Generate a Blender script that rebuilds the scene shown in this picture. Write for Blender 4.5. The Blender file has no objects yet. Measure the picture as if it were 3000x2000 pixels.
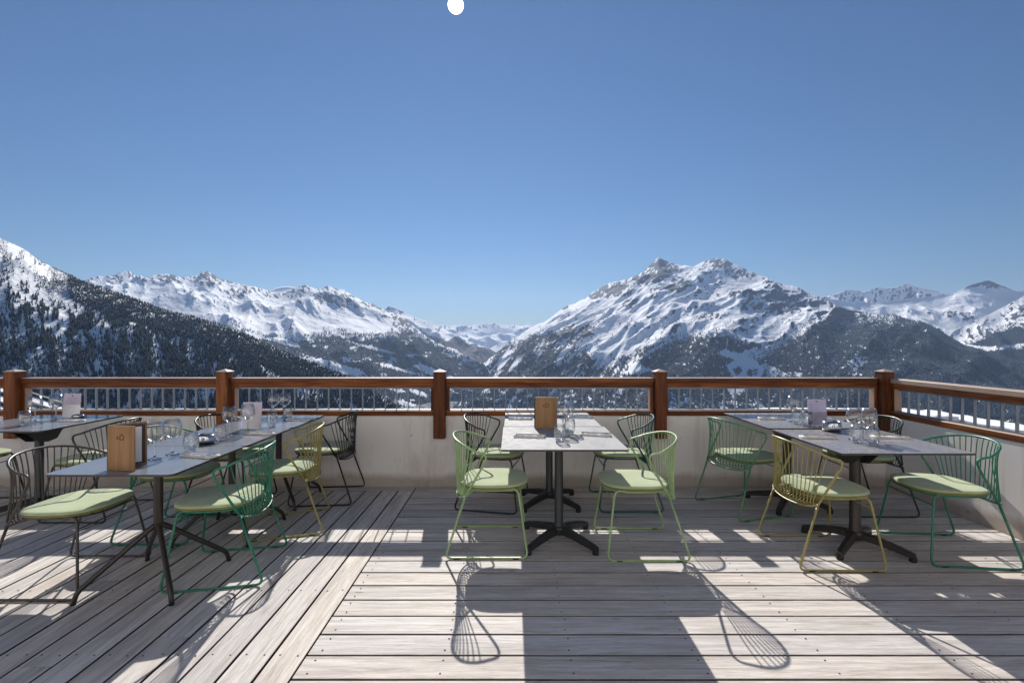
import bpy, bmesh, math, random
import numpy as np
from mathutils import Vector, Matrix, Quaternion
R = math.radians
random.seed(7)
sc = bpy.context.scene
COL = sc.collection
F = 17.0 / 36.0 * 3000.0          # focal length in photo pixels
CAMZ = 1.4

# ------------------------------------------------------------------ materials
def mat(name):
    m = bpy.data.materials.new(name); m.use_nodes = True
    nt = m.node_tree; b = nt.nodes['Principled BSDF']
    return m, nt, b
def nd(nt, typ, **kw):
    n = nt.nodes.new(typ)
    for k, v in kw.items():
        if k in n.inputs: n.inputs[k].default_value = v
        else: setattr(n, k, v)
    return n
def lk(nt, a, b): nt.links.new(a, b)
def ramp(nt, fac, stops):
    r = nt.nodes.new('ShaderNodeValToRGB')
    els = r.color_ramp.elements
    while len(els) < len(stops): els.new(0.5)
    for e, (p, c) in zip(els, stops):
        e.position = p; e.color = (c[0], c[1], c[2], 1) if len(c) == 3 else c
    lk(nt, fac, r.inputs[0]); return r
def mixc(nt, fac, a, b, blend='MIX'):
    n = nt.nodes.new('ShaderNodeMix'); n.data_type = 'RGBA'; n.blend_type = blend
    for idx, v in ((0, fac), (6, a), (7, b)):
        if hasattr(v, 'is_linked') or isinstance(v, bpy.types.NodeSocket): lk(nt, v, n.inputs[idx])
        else: n.inputs[idx].default_value = v if idx == 0 else (v[0], v[1], v[2], 1)
    return n.outputs[2]
def math_n(nt, op, a, b=None, clamp=False):
    n = nt.nodes.new('ShaderNodeMath'); n.operation = op; n.use_clamp = clamp
    for i, v in enumerate((a, b)):
        if v is None: continue
        if isinstance(v, bpy.types.NodeSocket): lk(nt, v, n.inputs[i])
        else: n.inputs[i].default_value = v
    return n.outputs[0]
def mapping(nt, scale=(1, 1, 1), coord='Object'):
    tc = nt.nodes.new('ShaderNodeTexCoord'); mp = nt.nodes.new('ShaderNodeMapping')
    mp.inputs['Scale'].default_value = scale
    lk(nt, tc.outputs[coord], mp.inputs[0]); return mp.outputs[0]
def noise(nt, vec, scale, detail=4, rough=0.55, dist=0.0):
    n = nd(nt, 'ShaderNodeTexNoise', Scale=scale, Detail=detail, Roughness=rough, Distortion=dist)
    if vec is not None: lk(nt, vec, n.inputs['Vector'])
    return n.outputs[0]
def bump(nt, b, h, strength=0.3, dist=0.01):
    bp = nd(nt, 'ShaderNodeBump', Strength=strength, Distance=dist)
    lk(nt, h, bp.inputs['Height']); lk(nt, bp.outputs[0], b.inputs['Normal'])

def painted(name, col, rough=0.38, metal=0.0, var=0.25):
    m, nt, b = mat(name)
    n = noise(nt, mapping(nt), 9.0, 3)
    c2 = tuple(x * (1 - var) for x in col); c1 = tuple(min(1, x * (1 + var)) for x in col)
    r = ramp(nt, n, [(0.3, c2), (0.7, c1)])
    lk(nt, r.outputs[0], b.inputs['Base Color'])
    n2 = noise(nt, mapping(nt), 60.0, 2)
    rr = ramp(nt, n2, [(0.3, (rough * .8,) * 3), (0.7, (min(1, rough * 1.25),) * 3)])
    lk(nt, rr.outputs[0], b.inputs['Roughness'])
    b.inputs['Metallic'].default_value = metal
    return m

def deck_wood(name, along):
    m, nt, b = mat(name)
    geo = nt.nodes.new('ShaderNodeNewGeometry')
    rnd = geo.outputs['Random Per Island']
    tc = nt.nodes.new('ShaderNodeTexCoord')
    off = nt.nodes.new('ShaderNodeVectorMath'); off.operation = 'MULTIPLY_ADD'
    cmb = nt.nodes.new('ShaderNodeCombineXYZ')
    for i in range(3): lk(nt, rnd, cmb.inputs[i])
    off.inputs[1].default_value = (37.0, 53.0, 11.0)
    lk(nt, cmb.outputs[0], off.inputs[0]); lk(nt, tc.outputs['Object'], off.inputs[2])
    def mp(s):
        p = nt.nodes.new('ShaderNodeMapping'); p.inputs['Scale'].default_value = s if along == 'x' else (s[1], s[0], s[2])
        lk(nt, off.outputs[0], p.inputs[0]); return p.outputs[0]
    grain = noise(nt, mp((1.7, 36, 1)), 1.0, 9, .80, .7)
    fine = noise(nt, mp((9, 210, 1)), 1.0, 4, .65, .3)
    blot = noise(nt, mp((1.5, 5, 1)), 1.3, 4, .6)
    base = ramp(nt, grain, [(0.28, (.25, .222, .20)), (0.42, (.49, .458, .428)), (0.54, (.665, .632, .60)), (0.72, (.86, .835, .805))])
    tone = ramp(nt, rnd, [(0.0, (.78, .79, .82)), (0.35, (1.02, .97, .91)), (0.7, (.92, .92, .93)), (1.0, (1.14, 1.11, 1.07))])
    c = mixc(nt, 1.0, base.outputs[0], tone.outputs[0], 'MULTIPLY')
    br = ramp(nt, blot, [(0.48, (0, 0, 0)), (0.70, (1, 1, 1))])
    brm = math_n(nt, 'MULTIPLY', br.outputs[0], .55)
    c = mixc(nt, brm, c, (.42, .365, .33))
    fr = ramp(nt, fine, [(0.34, (.5, .47, .44)), (0.5, (1, 1, 1))])
    c = mixc(nt, .45, c, fr.outputs[0], 'MULTIPLY')
    # knots
    kv = nd(nt, 'ShaderNodeTexVoronoi', Scale=1.0); lk(nt, mp((2.2, 9.0, 1)), kv.inputs['Vector'])
    kr = ramp(nt, kv.outputs['Distance'], [(0.035, (.25, .2, .17)), (0.075, (1, 1, 1))])
    c = mixc(nt, .75, c, kr.outputs[0], 'MULTIPLY')
    # grime plus gap shade put into the colour: narrow board sides are darkened
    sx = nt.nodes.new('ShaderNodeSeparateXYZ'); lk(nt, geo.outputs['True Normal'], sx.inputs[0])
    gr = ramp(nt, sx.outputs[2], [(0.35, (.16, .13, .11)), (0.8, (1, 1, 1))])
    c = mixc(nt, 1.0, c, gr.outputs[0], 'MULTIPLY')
    lk(nt, c, b.inputs['Base Color'])
    b.inputs['Roughness'].default_value = .72
    b.inputs['Specular IOR Level'].default_value = .3
    h = math_n(nt, 'ADD', grain, math_n(nt, 'MULTIPLY', fine, .5))
    bump(nt, b, h, .45, .004)
    return m

def rail_wood(name, along, cols=None, sides=False):
    m, nt, b = mat(name)
    s = {'x': (2.2, 26, 26), 'y': (26, 2.2, 26), 'z': (26, 26, 2.2)}[along]
    g = noise(nt, mapping(nt, s), 1.0, 5, .6, .8)
    cols = cols or ((.055, .013, .004), (.20, .058, .014), (.38, .130, .032))
    r = ramp(nt, g, [(0.25, cols[0]), (0.5, cols[1]), (0.78, cols[2])])
    k = nd(nt, 'ShaderNodeTexVoronoi', Scale=1.0)
    ks = {'x': (2.0, 8, 8), 'y': (8, 2.0, 8), 'z': (8, 8, 2.0)}[along]
    lk(nt, mapping(nt, ks), k.inputs['Vector'])
    kr = ramp(nt, k.outputs['Distance'], [(0.07, (.12, .08, .06)), (0.16, (1, 1, 1))])
    c = mixc(nt, .8 if cols[0][0] < .2 else .12, r.outputs[0], kr.outputs[0], 'MULTIPLY')
    oi = nt.nodes.new('ShaderNodeObjectInfo')
    tn = ramp(nt, oi.outputs['Random'], [(0, (.62, .57, .56)), (.5, (1, 1, 1)), (1, (1.25, 1.32, 1.36))])
    c = mixc(nt, 1.0, c, tn.outputs[0], 'MULTIPLY')
    big = noise(nt, mapping(nt, tuple(q * .12 for q in s)), 1.0, 4, .6)
    c = mixc(nt, .65, c, ramp(nt, big, [(.35, (.35, .30, .28)), (.55, (1, 1, 1))]).outputs[0], 'MULTIPLY')
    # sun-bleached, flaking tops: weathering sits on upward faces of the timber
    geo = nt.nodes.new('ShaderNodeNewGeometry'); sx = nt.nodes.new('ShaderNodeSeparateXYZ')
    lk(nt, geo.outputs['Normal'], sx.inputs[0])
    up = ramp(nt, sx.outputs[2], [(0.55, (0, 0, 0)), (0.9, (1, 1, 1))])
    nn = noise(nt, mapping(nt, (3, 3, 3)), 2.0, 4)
    if sides:      # side faces paler: weathering plus sun and sky light put into the colour
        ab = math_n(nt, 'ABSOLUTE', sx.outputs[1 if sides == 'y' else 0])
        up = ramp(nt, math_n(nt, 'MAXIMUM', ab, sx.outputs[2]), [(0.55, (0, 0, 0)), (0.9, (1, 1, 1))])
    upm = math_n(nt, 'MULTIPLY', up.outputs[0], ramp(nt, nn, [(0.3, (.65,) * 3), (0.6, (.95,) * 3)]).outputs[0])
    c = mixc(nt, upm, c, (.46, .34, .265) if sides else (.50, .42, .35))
    lk(nt, c, b.inputs['Base Color'])
    b.inputs['Roughness'].default_value = .5; b.inputs['Specular IOR Level'].default_value = .28
    bump(nt, b, g, .25, .004)
    return m

def stucco():
    m, nt, b = mat('stucco')
    n1 = noise(nt, mapping(nt), 1.1, 4, .6); n2 = noise(nt, mapping(nt), 160, 3); n3 = noise(nt, mapping(nt, (1, 1, .35)), 5, 5, .65)
    r = ramp(nt, n1, [(0.3, (.76, .715, .665)), (0.7, (.86, .82, .775))])
    st = ramp(nt, n3, [(0.30, (.74, .68, .62)), (0.46, (1, 1, 1))])
    c = mixc(nt, .55, r.outputs[0], st.outputs[0], 'MULTIPLY')
    sp = nd(nt, 'ShaderNodeTexVoronoi', Scale=3.2); lk(nt, mapping(nt), sp.inputs['Vector'])
    spr = ramp(nt, sp.outputs['Distance'], [(0.03, (.55, .52, .5)), (0.06, (1, 1, 1))])
    c = mixc(nt, .6, c, spr.outputs[0], 'MULTIPLY')
    dr = noise(nt, mapping(nt, (7, 7, .35)), 1.0, 5, .7)
    c = mixc(nt, .55, c, ramp(nt, dr, [(0.34, (.78, .74, .70)), (0.45, (1, 1, 1))]).outputs[0], 'MULTIPLY')
    # splash dirt along the foot of the wall
    tc = nt.nodes.new('ShaderNodeTexCoord'); sx = nt.nodes.new('ShaderNodeSeparateXYZ'); lk(nt, tc.outputs['Object'], sx.inputs[0])
    hz = math_n(nt, 'ADD', sx.outputs[2], math_n(nt, 'MULTIPLY', n3, -.16))
    d = ramp(nt, hz, [(0.0, (.42, .34, .28)), (0.07, (1, 1, 1))])
    c = mixc(nt, .7, c, d.outputs[0], 'MULTIPLY')
    lk(nt, c, b.inputs['Base Color']); b.inputs['Roughness'].default_value = .9
    b.inputs['Specular IOR Level'].default_value = .2
    bump(nt, b, n2, .5, .004)
    return m

def tabletop_mat(name, c1, c2, rough, scale=6, spec=.5):
    m, nt, b = mat(name)
    n = noise(nt, mapping(nt, (1, .5, 1)), scale, 6, .65, .5)
    r = ramp(nt, n, [(0.3, c1), (0.7, c2)])
    lk(nt, r.outputs[0], b.inputs['Base Color'])
    n2 = noise(nt, mapping(nt), 25, 4)
    rr = ramp(nt, n2, [(0.3, (rough * .85,) * 3), (0.7, (rough * 1.2,) * 3)])
    lk(nt, rr.outputs[0], b.inputs['Roughness'])
    b.inputs['Specular IOR Level'].default_value = spec
    return m

def fabric(name, c1, c2):
    m, nt, b = mat(name)
    n = noise(nt, mapping(nt), 240, 2); n1 = noise(nt, mapping(nt), 7, 4)
    r = ramp(nt, n1, [(0.3, c1), (0.7, c2)])
    d = ramp(nt, n, [(0.35, (.8, .8, .8)), (0.6, (1, 1, 1))])
    c = mixc(nt, .6, r.outputs[0], d.outputs[0], 'MULTIPLY')
    lk(nt, c, b.inputs['Base Color']); b.inputs['Roughness'].default_value = .92
    b.inputs['Sheen Weight'].default_value = .25
    b.inputs['Specular IOR Level'].default_value = .15
    bump(nt, b, math_n(nt, 'ADD', n, math_n(nt, 'MULTIPLY', n1, 3.0)), .4, .003)
    return m

def thin_glass():
    m = bpy.data.materials.new('clear_glass'); m.use_nodes = True; nt = m.node_tree
    for n in list(nt.nodes): nt.nodes.remove(n)
    out = nt.nodes.new('ShaderNodeOutputMaterial'); mx = nt.nodes.new('ShaderNodeMixShader')
    tr = nd(nt, 'ShaderNodeBsdfTransparent'); tr.inputs[0].default_value = (.985, .99, .992, 1)
    gl = nd(nt, 'ShaderNodeBsdfGlossy', Roughness=.10)
    lw = nd(nt, 'ShaderNodeLayerWeight', Blend=.5)      # Schlick reflectance of a thin pane, the same from both sides
    f = math_n(nt, 'MULTIPLY_ADD', math_n(nt, 'POWER', lw.outputs['Facing'], 1.7), .95, True); f.node.inputs[2].default_value = .07
    lk(nt, f, mx.inputs[0]); lk(nt, tr.outputs[0], mx.inputs[1]); lk(nt, gl.outputs[0], mx.inputs[2])
    lk(nt, mx.outputs[0], out.inputs[0]); return m

def plain(name, col, rough=.6, metal=0.0, var=.12, scale=20):
    return painted(name, col, rough, metal, var)

M = {}
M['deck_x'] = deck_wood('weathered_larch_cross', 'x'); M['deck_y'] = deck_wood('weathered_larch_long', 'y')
M['rail_x'] = rail_wood('stained_pine_x', 'x'); M['rail_y'] = rail_wood('stained_pine_y', 'y'); M['rail_z'] = rail_wood('stained_pine_z', 'z')
M['trim'] = rail_wood('stained_pine_trim', 'z', None, 'x'); M['trim_y'] = rail_wood('stained_pine_trim_side', 'z', None, 'y'); M['rail_pale'] = rail_wood('weathered_sunlit_handrail', 'y', ((.30, .22, .165), (.44, .35, .275), (.56, .47, .385)), 'x')  # trim sides and weathered handrail also carry sunlight in their pale colour
M['stucco'] = stucco()
M['galv'] = plain('galvanised_steel', (.27, .29, .32), .42, .6)
M['top_grey'] = tabletop_mat('grey_laminate', (.185, .20, .225), (.215, .23, .255), .20)
M['top_white'] = tabletop_mat('pale_concrete_laminate', (.30, .30, .305), (.42, .42, .418), .62, 6, .15)
M['top_taupe'] = tabletop_mat('taupe_laminate', (.235, .222, .222), (.285, .27, .27), .25)
M['edge'] = plain('dark_edge', (.05, .042, .04), .5)
M['cast'] = plain('dark_cast_metal', (.028, .030, .033), .36, .2)
M['bronze'] = plain('dark_bronze_metal', (.045, .037, .031), .36, .3)
M['rubber'] = plain('black_rubber', (.012, .012, .012), .7)
M['cushion'] = fabric('sage_fabric', (.39, .46, .275), (.49, .55, .34))
M['piping'] = fabric('olive_edge_fabric', (.17, .165, .05), (.23, .22, .07))
FR = {'black': (.012, .012, .014), 'gunmetal': (.045, .036, .030), 'emerald': (.020, .17, .098), 'teal': (.008, .085, .07),
      'sage': (.29, .41, .19), 'olive': (.31, .265, .085), 'green': (.10, .26, .13), 'darkgreen': (.012, .035, .024)}
for k, c in FR.items(): M['f_' + k] = painted('powder_coat_' + k, c, .33, 0, .15)
M['glass'] = thin_glass()
def solid_glass():
    m, nt, b = mat('solid_glass'); b.inputs['Base Color'].default_value = (1, 1, 1, 1)
    b.inputs['Transmission Weight'].default_value = 1; b.inputs['IOR'].default_value = 1.48; b.inputs['Roughness'].default_value = .03; return m
M['solid_glass'] = solid_glass()
M['oak'] = rail_wood('pale_oak_board', 'z', ((.30, .155, .065), (.40, .225, .10), (.47, .285, .14)))
M['darkboard'] = plain('dark_brown_board', (.035, .026, .022), .6)
M['render_pale'] = plain('pale_render', (.78, .78, .77), .9, 0, .05); M['pane'] = plain('dark_window_pane', (.03, .035, .04), .08)
M['paper'] = plain('white_paper', (.78, .77, .76), .85, 0, .03)
M['lilac'] = plain('lilac_paper', (.58, .53, .72), .8, 0, .04)
M['pinkpaper'] = plain('pale_pink_paper', (.70, .60, .68), .8, 0, .04)
M['ink'] = plain('dark_ink', (.03, .02, .017), .7)
M['inkblue'] = plain('blue_grey_ink', (.22, .20, .38), .7)
M['kraft'] = plain('kraft_napkin', (.78, .73, .66), .85)
M['napkin'] = plain('white_napkin', (.80, .78, .76), .9)
M['steel'] = plain('polished_steel', (.62, .62, .63), .16, 1.0, .05)
M['ash'] = plain('black_bowl_lining', (.02, .02, .022), .5)

def snow_mat(name, scale=1.0):
    m, nt, b = mat(name)
    n = noise(nt, mapping(nt), 1.2 * scale, 5); n2 = noise(nt, mapping(nt), 30 * scale, 3)
    r = ramp(nt, n, [(0.3, (.78, .80, .84)), (0.7, (.88, .89, .91))])
    lk(nt, r.outputs[0], b.inputs['Base Color']); b.inputs['Roughness'].default_value = .75
    b.inputs['Specular IOR Level'].default_value = .3
    bump(nt, b, math_n(nt, 'ADD', math_n(nt, 'MULTIPLY', n, 3.0), n2), .35, .02)
    return m
M['snow'] = snow_mat('snow')
M['roofmetal'] = plain('dark_roof_metal', (.035, .040, .048), .45, .4)

# terrain: snow / rock / forest, cover is stored on the mesh
def terrain_mat():
    m, nt, b = mat('alpine_terrain')
    at = nt.nodes.new('ShaderNodeAttribute'); at.attribute_name = 'cover'
    sx = nt.nodes.new('ShaderNodeSeparateColor'); lk(nt, at.outputs['Color'], sx.inputs[0])
    v = mapping(nt, (1, 1, 1))
    n1 = noise(nt, v, 1 / 42.0, 3, .7); n2 = noise(nt, v, 1 / 260.0, 4, .6); n3 = noise(nt, v, 1 / 90.0, 4, .7)
    snow = ramp(nt, n2, [(0.3, (.84, .85, .87)), (0.7, (.92, .925, .935))]).outputs[0]
    rock = ramp(nt, n3, [(0.3, (.020, .024, .032)), (0.55, (.045, .050, .060)), (0.75, (.11, .115, .13))]).outputs[0]
    forest = ramp(nt, n1, [(0.30, (.005, .010, .015)), (0.52, (.009, .015, .021)), (0.74, (.024, .031, .038))]).outputs[0]
    fmask = math_n(nt, 'ADD', sx.outputs[0], math_n(nt, 'MULTIPLY', math_n(nt, 'SUBTRACT', n1, .5), 1.15))
    fm = ramp(nt, fmask, [(0.44, (0, 0, 0)), (0.56, (1, 1, 1))]).outputs[0]
    rmask = math_n(nt, 'ADD', sx.outputs[1], math_n(nt, 'MULTIPLY', math_n(nt, 'SUBTRACT', n3, .5), 1.0))
    rm = ramp(nt, rmask, [(0.42, (0, 0, 0)), (0.58, (1, 1, 1))]).outputs[0]
    c = mixc(nt, rm, snow, rock); c = mixc(nt, fm, c, forest)
    lk(nt, c, b.inputs['Base Color']); b.inputs['Roughness'].default_value = .85
    b.inputs['Specular IOR Level'].default_value = .1
    bump(nt, b, math_n(nt, 'ADD', n3, math_n(nt, 'MULTIPLY', n1, .5)), .5, 14.0)
    return m
M['terrain'] = terrain_mat()
def conifer_mat():
    m, nt, b = mat('conifer_needles')
    geo = nt.nodes.new('ShaderNodeNewGeometry')
    r = ramp(nt, geo.outputs['Random Per Island'], [(0, (.034, .060, .086)), (.6, (.060, .090, .112)), (1, (.11, .13, .125))])
    lk(nt, r.outputs[0], b.inputs['Base Color']); b.inputs['Roughness'].default_value = .9
    b.inputs['Specular IOR Level'].default_value = .1
    return m
M['conifer'] = conifer_mat()

# ------------------------------------------------------------------ mesh helpers
class MB:
    def __init__(s): s.v = []; s.f = []; s.m = []; s.sm = []
    def add(s, vs, fs, mi=0, smooth=False):
        o = len(s.v); s.v += [tuple(v) for v in vs]
        for f in fs: s.f.append(tuple(i + o for i in f)); s.m.append(mi); s.sm.append(smooth)
        return s
    def box(s, x0, x1, y0, y1, z0, z1, mi=0, c=0.0, mtx=None):
        """box with chamfered edges (c)"""
        c = min(c, .45 * min(x1 - x0, y1 - y0, z1 - z0))
        if c <= 0:
            vs = [Vector((x, y, z)) for x in (x0, x1) for y in (y0, y1) for z in (z0, z1)]
            fs = [(0, 1, 3, 2), (4, 6, 7, 5), (0, 4, 5, 1), (2, 3, 7, 6), (0, 2, 6, 4), (1, 5, 7, 3)]
        else:
            bm = bmesh.new(); bmesh.ops.create_cube(bm, size=1.0)
            for v in bm.verts:
                v.co = Vector(((x0 + x1) / 2 + v.co.x * (x1 - x0), (y0 + y1) / 2 + v.co.y * (y1 - y0), (z0 + z1) / 2 + v.co.z * (z1 - z0)))
            bmesh.ops.bevel(bm, geom=list(bm.edges), offset=c, segments=1, affect='EDGES')
            bm.verts.index_update()
            vs = [v.co.copy() for v in bm.verts]; fs = [tuple(v.index for v in f.verts) for f in bm.faces]; bm.free()
        if mtx: vs = [mtx @ v for v in vs]
        return s.add(vs, fs, mi)
    def tube(s, path, r, n=8, closed=False, mi=0, caps=True):
        P = [Vector(p) for p in path]; N = len(P)
        rs = r if isinstance(r, (list, tuple)) else [r] * N
        T = []
        for i in range(N):
            a = P[i - 1] if (i > 0 or closed) else P[i]; b = P[(i + 1) % N] if (i < N - 1 or closed) else P[i]
            T.append((b - a).normalized())
        up = Vector((0, 0, 1)) if abs(T[0].z) < .9 else Vector((1, 0, 0))
        nrm = (up - T[0] * up.dot(T[0])).normalized(); vs = []
        for i in range(N):
            if i: 
                q = T[i - 1].rotation_difference(T[i]); nrm = q @ nrm
                nrm = (nrm - T[i] * nrm.dot(T[i])).normalized()
            bn = T[i].cross(nrm)
            for k in range(n):
                a = 2 * math.pi * k / n; vs.append(P[i] + (nrm * math.cos(a) + bn * math.sin(a)) * rs[i])
        fs = []
        for i in range(N if closed else N - 1):
            j = (i + 1) % N
            for k in range(n):
                k2 = (k + 1) % n; fs.append((i * n + k, i * n + k2, j * n + k2, j * n + k))
        s.add(vs, fs, mi, True)
        if caps and not closed:
            o = len(s.v) - len(vs)
            s.f.append(tuple(o + k for k in range(n))[::-1]); s.m.append(mi); s.sm.append(False)
            s.f.append(tuple(o + (N - 1) * n + k for k in range(n))); s.m.append(mi); s.sm.append(False)
        return s
    def lathe(s, prof, n=24, mi=0, c=(0, 0, 0)):
        vs = []
        for r, z in prof:
            for k in range(n):
                a = 2 * math.pi * k / n; vs.append((c[0] + r * math.cos(a), c[1] + r * math.sin(a), c[2] + z))
        fs = []
        for i in range(len(prof) - 1):
            for k in range(n):
                k2 = (k + 1) % n; fs.append((i * n + k, i * n + k2, (i + 1) * n + k2, (i + 1) * n + k))
        return s.add(vs, fs, mi, True)
    def prism(s, outline, z0, z1, mi=0, mi_side=None, top_inset=0.0):
        n = len(outline)
        mi_side = mi if mi_side is None else mi_side
        vs = [(x, y, z0) for x, y in outline] + [(x, y, z1) for x, y in outline]
        s.add(vs, [tuple(range(n))[::-1]], mi)
        o = len(s.v) - 2 * n
        s.f.append(tuple(o + n + k for k in range(n))); s.m.append(mi); s.sm.append(False)
        for k in range(n):
            k2 = (k + 1) % n
            s.f.append((o + k, o + k2, o + n + k2, o + n + k)); s.m.append(mi_side); s.sm.append(False)
        return s
    def mesh(s, name, mats):
        me = bpy.data.meshes.new(name); me.from_pydata(s.v, [], s.f)
        for m_ in (mats if isinstance(mats, (list, tuple)) else [mats]): me.materials.append(m_)
        me.polygons.foreach_set('material_index', s.m); me.polygons.foreach_set('use_smooth', s.sm)
        me.update(); return me
    def build(s, name, mats, parent=None, loc=None):
        o = bpy.data.objects.new(name, s.mesh(name, mats)); COL.objects.link(o)
        if parent: o.parent = parent
        if loc: o.location = loc
        return o
def fillet(pts, rad, seg=5):
    P = [Vector(p) for p in pts]; out = [P[0]]
    rad = rad if isinstance(rad, (list, tuple)) else [rad] * (len(P) - 2)
    for i in range(1, len(P) - 1):
        a, b, c = P[i - 1], P[i], P[i + 1]; r = rad[i - 1]
        d1 = min(r, (a - b).length * .48); d2 = min(r, (c - b).length * .48)
        p = b + (a - b).normalized() * d1; q = b + (c - b).normalized() * d2
        for k in range(seg + 1):
            t = k / seg; out.append(p * (1 - t) ** 2 + b * 2 * t * (1 - t) + q * t * t)
    out.append(P[-1]); return out
def tag(o, label=None, cat=None, group=None, kind=None):
    if label: o['label'] = label
    if cat: o['category'] = cat
    if group: o['group'] = group
    if kind: o['kind'] = kind
    return o
def thing(name, label, cat, loc=(0, 0, 0), rz=0.0, group=None):
    o = bpy.data.objects.new(name, None); COL.objects.link(o); o.empty_display_size = .1
    o.location = loc; o.rotation_euler = (0, 0, rz); return tag(o, label, cat, group)
def copy_tree(o, parent=None):
    c = o.copy(); COL.objects.link(c)
    if parent: c.parent = parent
    for ch in [x for x in bpy.data.objects if x.parent == o]: copy_tree(ch, c)
    return c
def rrect(x0, x1, y0, y1, r, seg=5):
    pts = []
    for cx, cy, a0 in ((x1 - r, y1 - r, 0), (x0 + r, y1 - r, 90), (x0 + r, y0 + r, 180), (x1 - r, y0 + r, 270)):
        for k in range(seg + 1):
            a = R(a0 + 90 * k / seg); pts.append((cx + r * math.cos(a), cy + r * math.sin(a)))
    return pts

# ------------------------------------------------------------------ deck, parapet
XB = -.92          # seam between the two board directions
mb = MB()
k = 0; y = 2.01 - .155 * 30
while y < 4.63:
    y1 = min(y + .155 - .011, 4.655)
    x = XB + .004 - 0; first = True
    while x < 3.59:
        L = 9.0
        x1 = min(x + L, 3.597)
        if 3.597 - x1 < .6: x1 = 3.597
        dz = random.uniform(-.0012, .0012)
        mb.box(x, x1 - .003, y, y1, -.028 + dz, dz, 0, .0018); x = x1; first = False
    y += .155
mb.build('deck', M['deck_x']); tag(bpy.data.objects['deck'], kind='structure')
mb = MB()
x = XB - .004
while x > -7.4:
    y = -2.6 + random.uniform(0, 1.5)
    ys = [-2.6]
    while ys[-1] < 4.53:
        nx = ys[-1] + random.choice((9.0, 9.0, 9.0, random.uniform(4.2, 5.6)))
        ys.append(min(nx, 4.535) if 4.535 - nx > .5 else 4.535)
    for a, b_ in zip(ys, ys[1:]):
        dz = random.uniform(-.0012, .0012)
        mb.box(x - .1405, x, a, b_ - .003, -.028 + dz, dz, 0, .0018)
    x -= .152
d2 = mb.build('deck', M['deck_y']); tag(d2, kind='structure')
mb = MB(); mb.box(-7.4, XB - .004, 4.543, 4.655, -.027, .0008, 0, .003)
tag(mb.build('deck', M['deck_x']), kind='structure')
mb = MB(); mb.box(-7.4, 3.59, -2.6, 4.64, -.30, -.034)
tag(mb.build('deck_base', M['rubber']), kind='structure')
mb = MB()      # screw heads in pairs over the joists
for j in range(9):
    xx = XB + .06 + j * .56
    yy = 2.01 - .155 * 6
    while yy < 4.6:
        for o_ in (.03, .115):
            px, py = xx + random.uniform(-.006, .006), yy + o_
            if px < 3.55: mb.lathe([(.0001, .0022), (.0042, .0021), (.0045, .0012)], 6, 0, (px, py, 0))
        yy += .155
for j in range(9):
    yy = 1.6 + j * .56
    xx = XB - .004
    while xx > -5.5:
        for o_ in (.03, .112):
            px, py = xx - o_, yy + random.uniform(-.006, .006)
            if py < 4.5: mb.lathe([(.0001, .0022), (.0042, .0021), (.0045, .0012)], 6, 0, (px, py, 0))
        xx -= .152
o = mb.build('deck_screws', M['rubber']); tag(o, kind='stuff'); o['label'] = 'small dark screw heads in the deck boards'; o['category'] = 'screws'

mb = MB(); mb.box(-7.6, 3.80, 4.66, 4.86, -4, .684, 0, .006)
tag(mb.build('parapet_wall', M['stucco']), 'long low cream rendered wall under the back railing', 'wall')
mb = MB(); mb.box(3.60, 3.80, -2.6, 4.658, -4, .684, 0, .006)
tag(mb.build('parapet_wall', M['stucco']), 'low cream rendered wall under the side railing on the right', 'wall')

# ------------------------------------------------------------------ railings
GAL = M['galv']
def post_at(parent, px0, px1, py0, py1, zb, zt=1.112):
    b_ = MB(); b_.box(px0, px1, py0, py1, zb, zt, 0, .006); p = b_.build('post', M['rail_z'], parent)
    c = MB(); e = .004; cx, cy = (px0 + px1) / 2, (py0 + py1) / 2
    vs = [(px0 - e, py0 - e, zt), (px1 + e, py0 - e, zt), (px1 + e, py1 + e, zt), (px0 - e, py1 + e, zt), (cx, cy, zt + .024)]
    vs += [(px0 - e, py0 - e, zt - .004), (px1 + e, py0 - e, zt - .004), (px1 + e, py1 + e, zt - .004), (px0 - e, py1 + e, zt - .004)]
    c.add(vs, [(0, 1, 4), (1, 2, 4), (2, 3, 4), (3, 0, 4), (5, 6, 1, 0), (6, 7, 2, 1), (7, 8, 3, 2), (8, 5, 0, 3)])
    c.build('post_cap', M['rail_z'], p)
def bay(parent, axis, a0, a1, f, face=4.655):
    """timber bay with a steel baluster panel. axis x: runs along X at Y=face; axis y: runs along Y at X=face"""
    W = M['rail_x'] if axis == 'x' else M['rail_y']
    def B(u0, u1, d0, d1, z0, z1, c=.003):
        m_ = MB()
        if axis == 'x': m_.box(u0, u1, face + d0, face + d1, z0, z1, 0, c)
        else: m_.box(face + d0, face + d1, u0, u1, z0, z1, 0, c)
        return m_
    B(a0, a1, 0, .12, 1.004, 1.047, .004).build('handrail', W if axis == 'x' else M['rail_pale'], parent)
    B(a0, a1, .016, .103, .956, 1.0025, .003).build('beam', W, parent)
    B(a0, a1, -.003, .087, .686, .735, .004).build('bottom_rail', W, parent)
    for u0, u1 in ((a0 + .001, a0 + .034), (a1 - .034, a1 - .001)):
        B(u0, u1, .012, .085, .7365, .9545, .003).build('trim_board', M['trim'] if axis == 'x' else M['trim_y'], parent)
    p = B(a0 + .036, a1 - .036, .052, .058, .9400, .9540, 0)
    q = B(a0 + .036, a1 - .036, .040, .070, .7366, .7426, 0)
    p.add(q.v, q.f); pn = p.build('baluster_panel', GAL, parent)
    n = max(2, round((a1 - a0 - .08) / .1085)); st = (a1 - a0 - .08) / n
    for i in range(1, n):
        u = a0 + .04 + i * st
        B(u - .003, u + .003, .043, .067, .7428, .9398, 0).build('baluster', GAL, pn)
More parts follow.
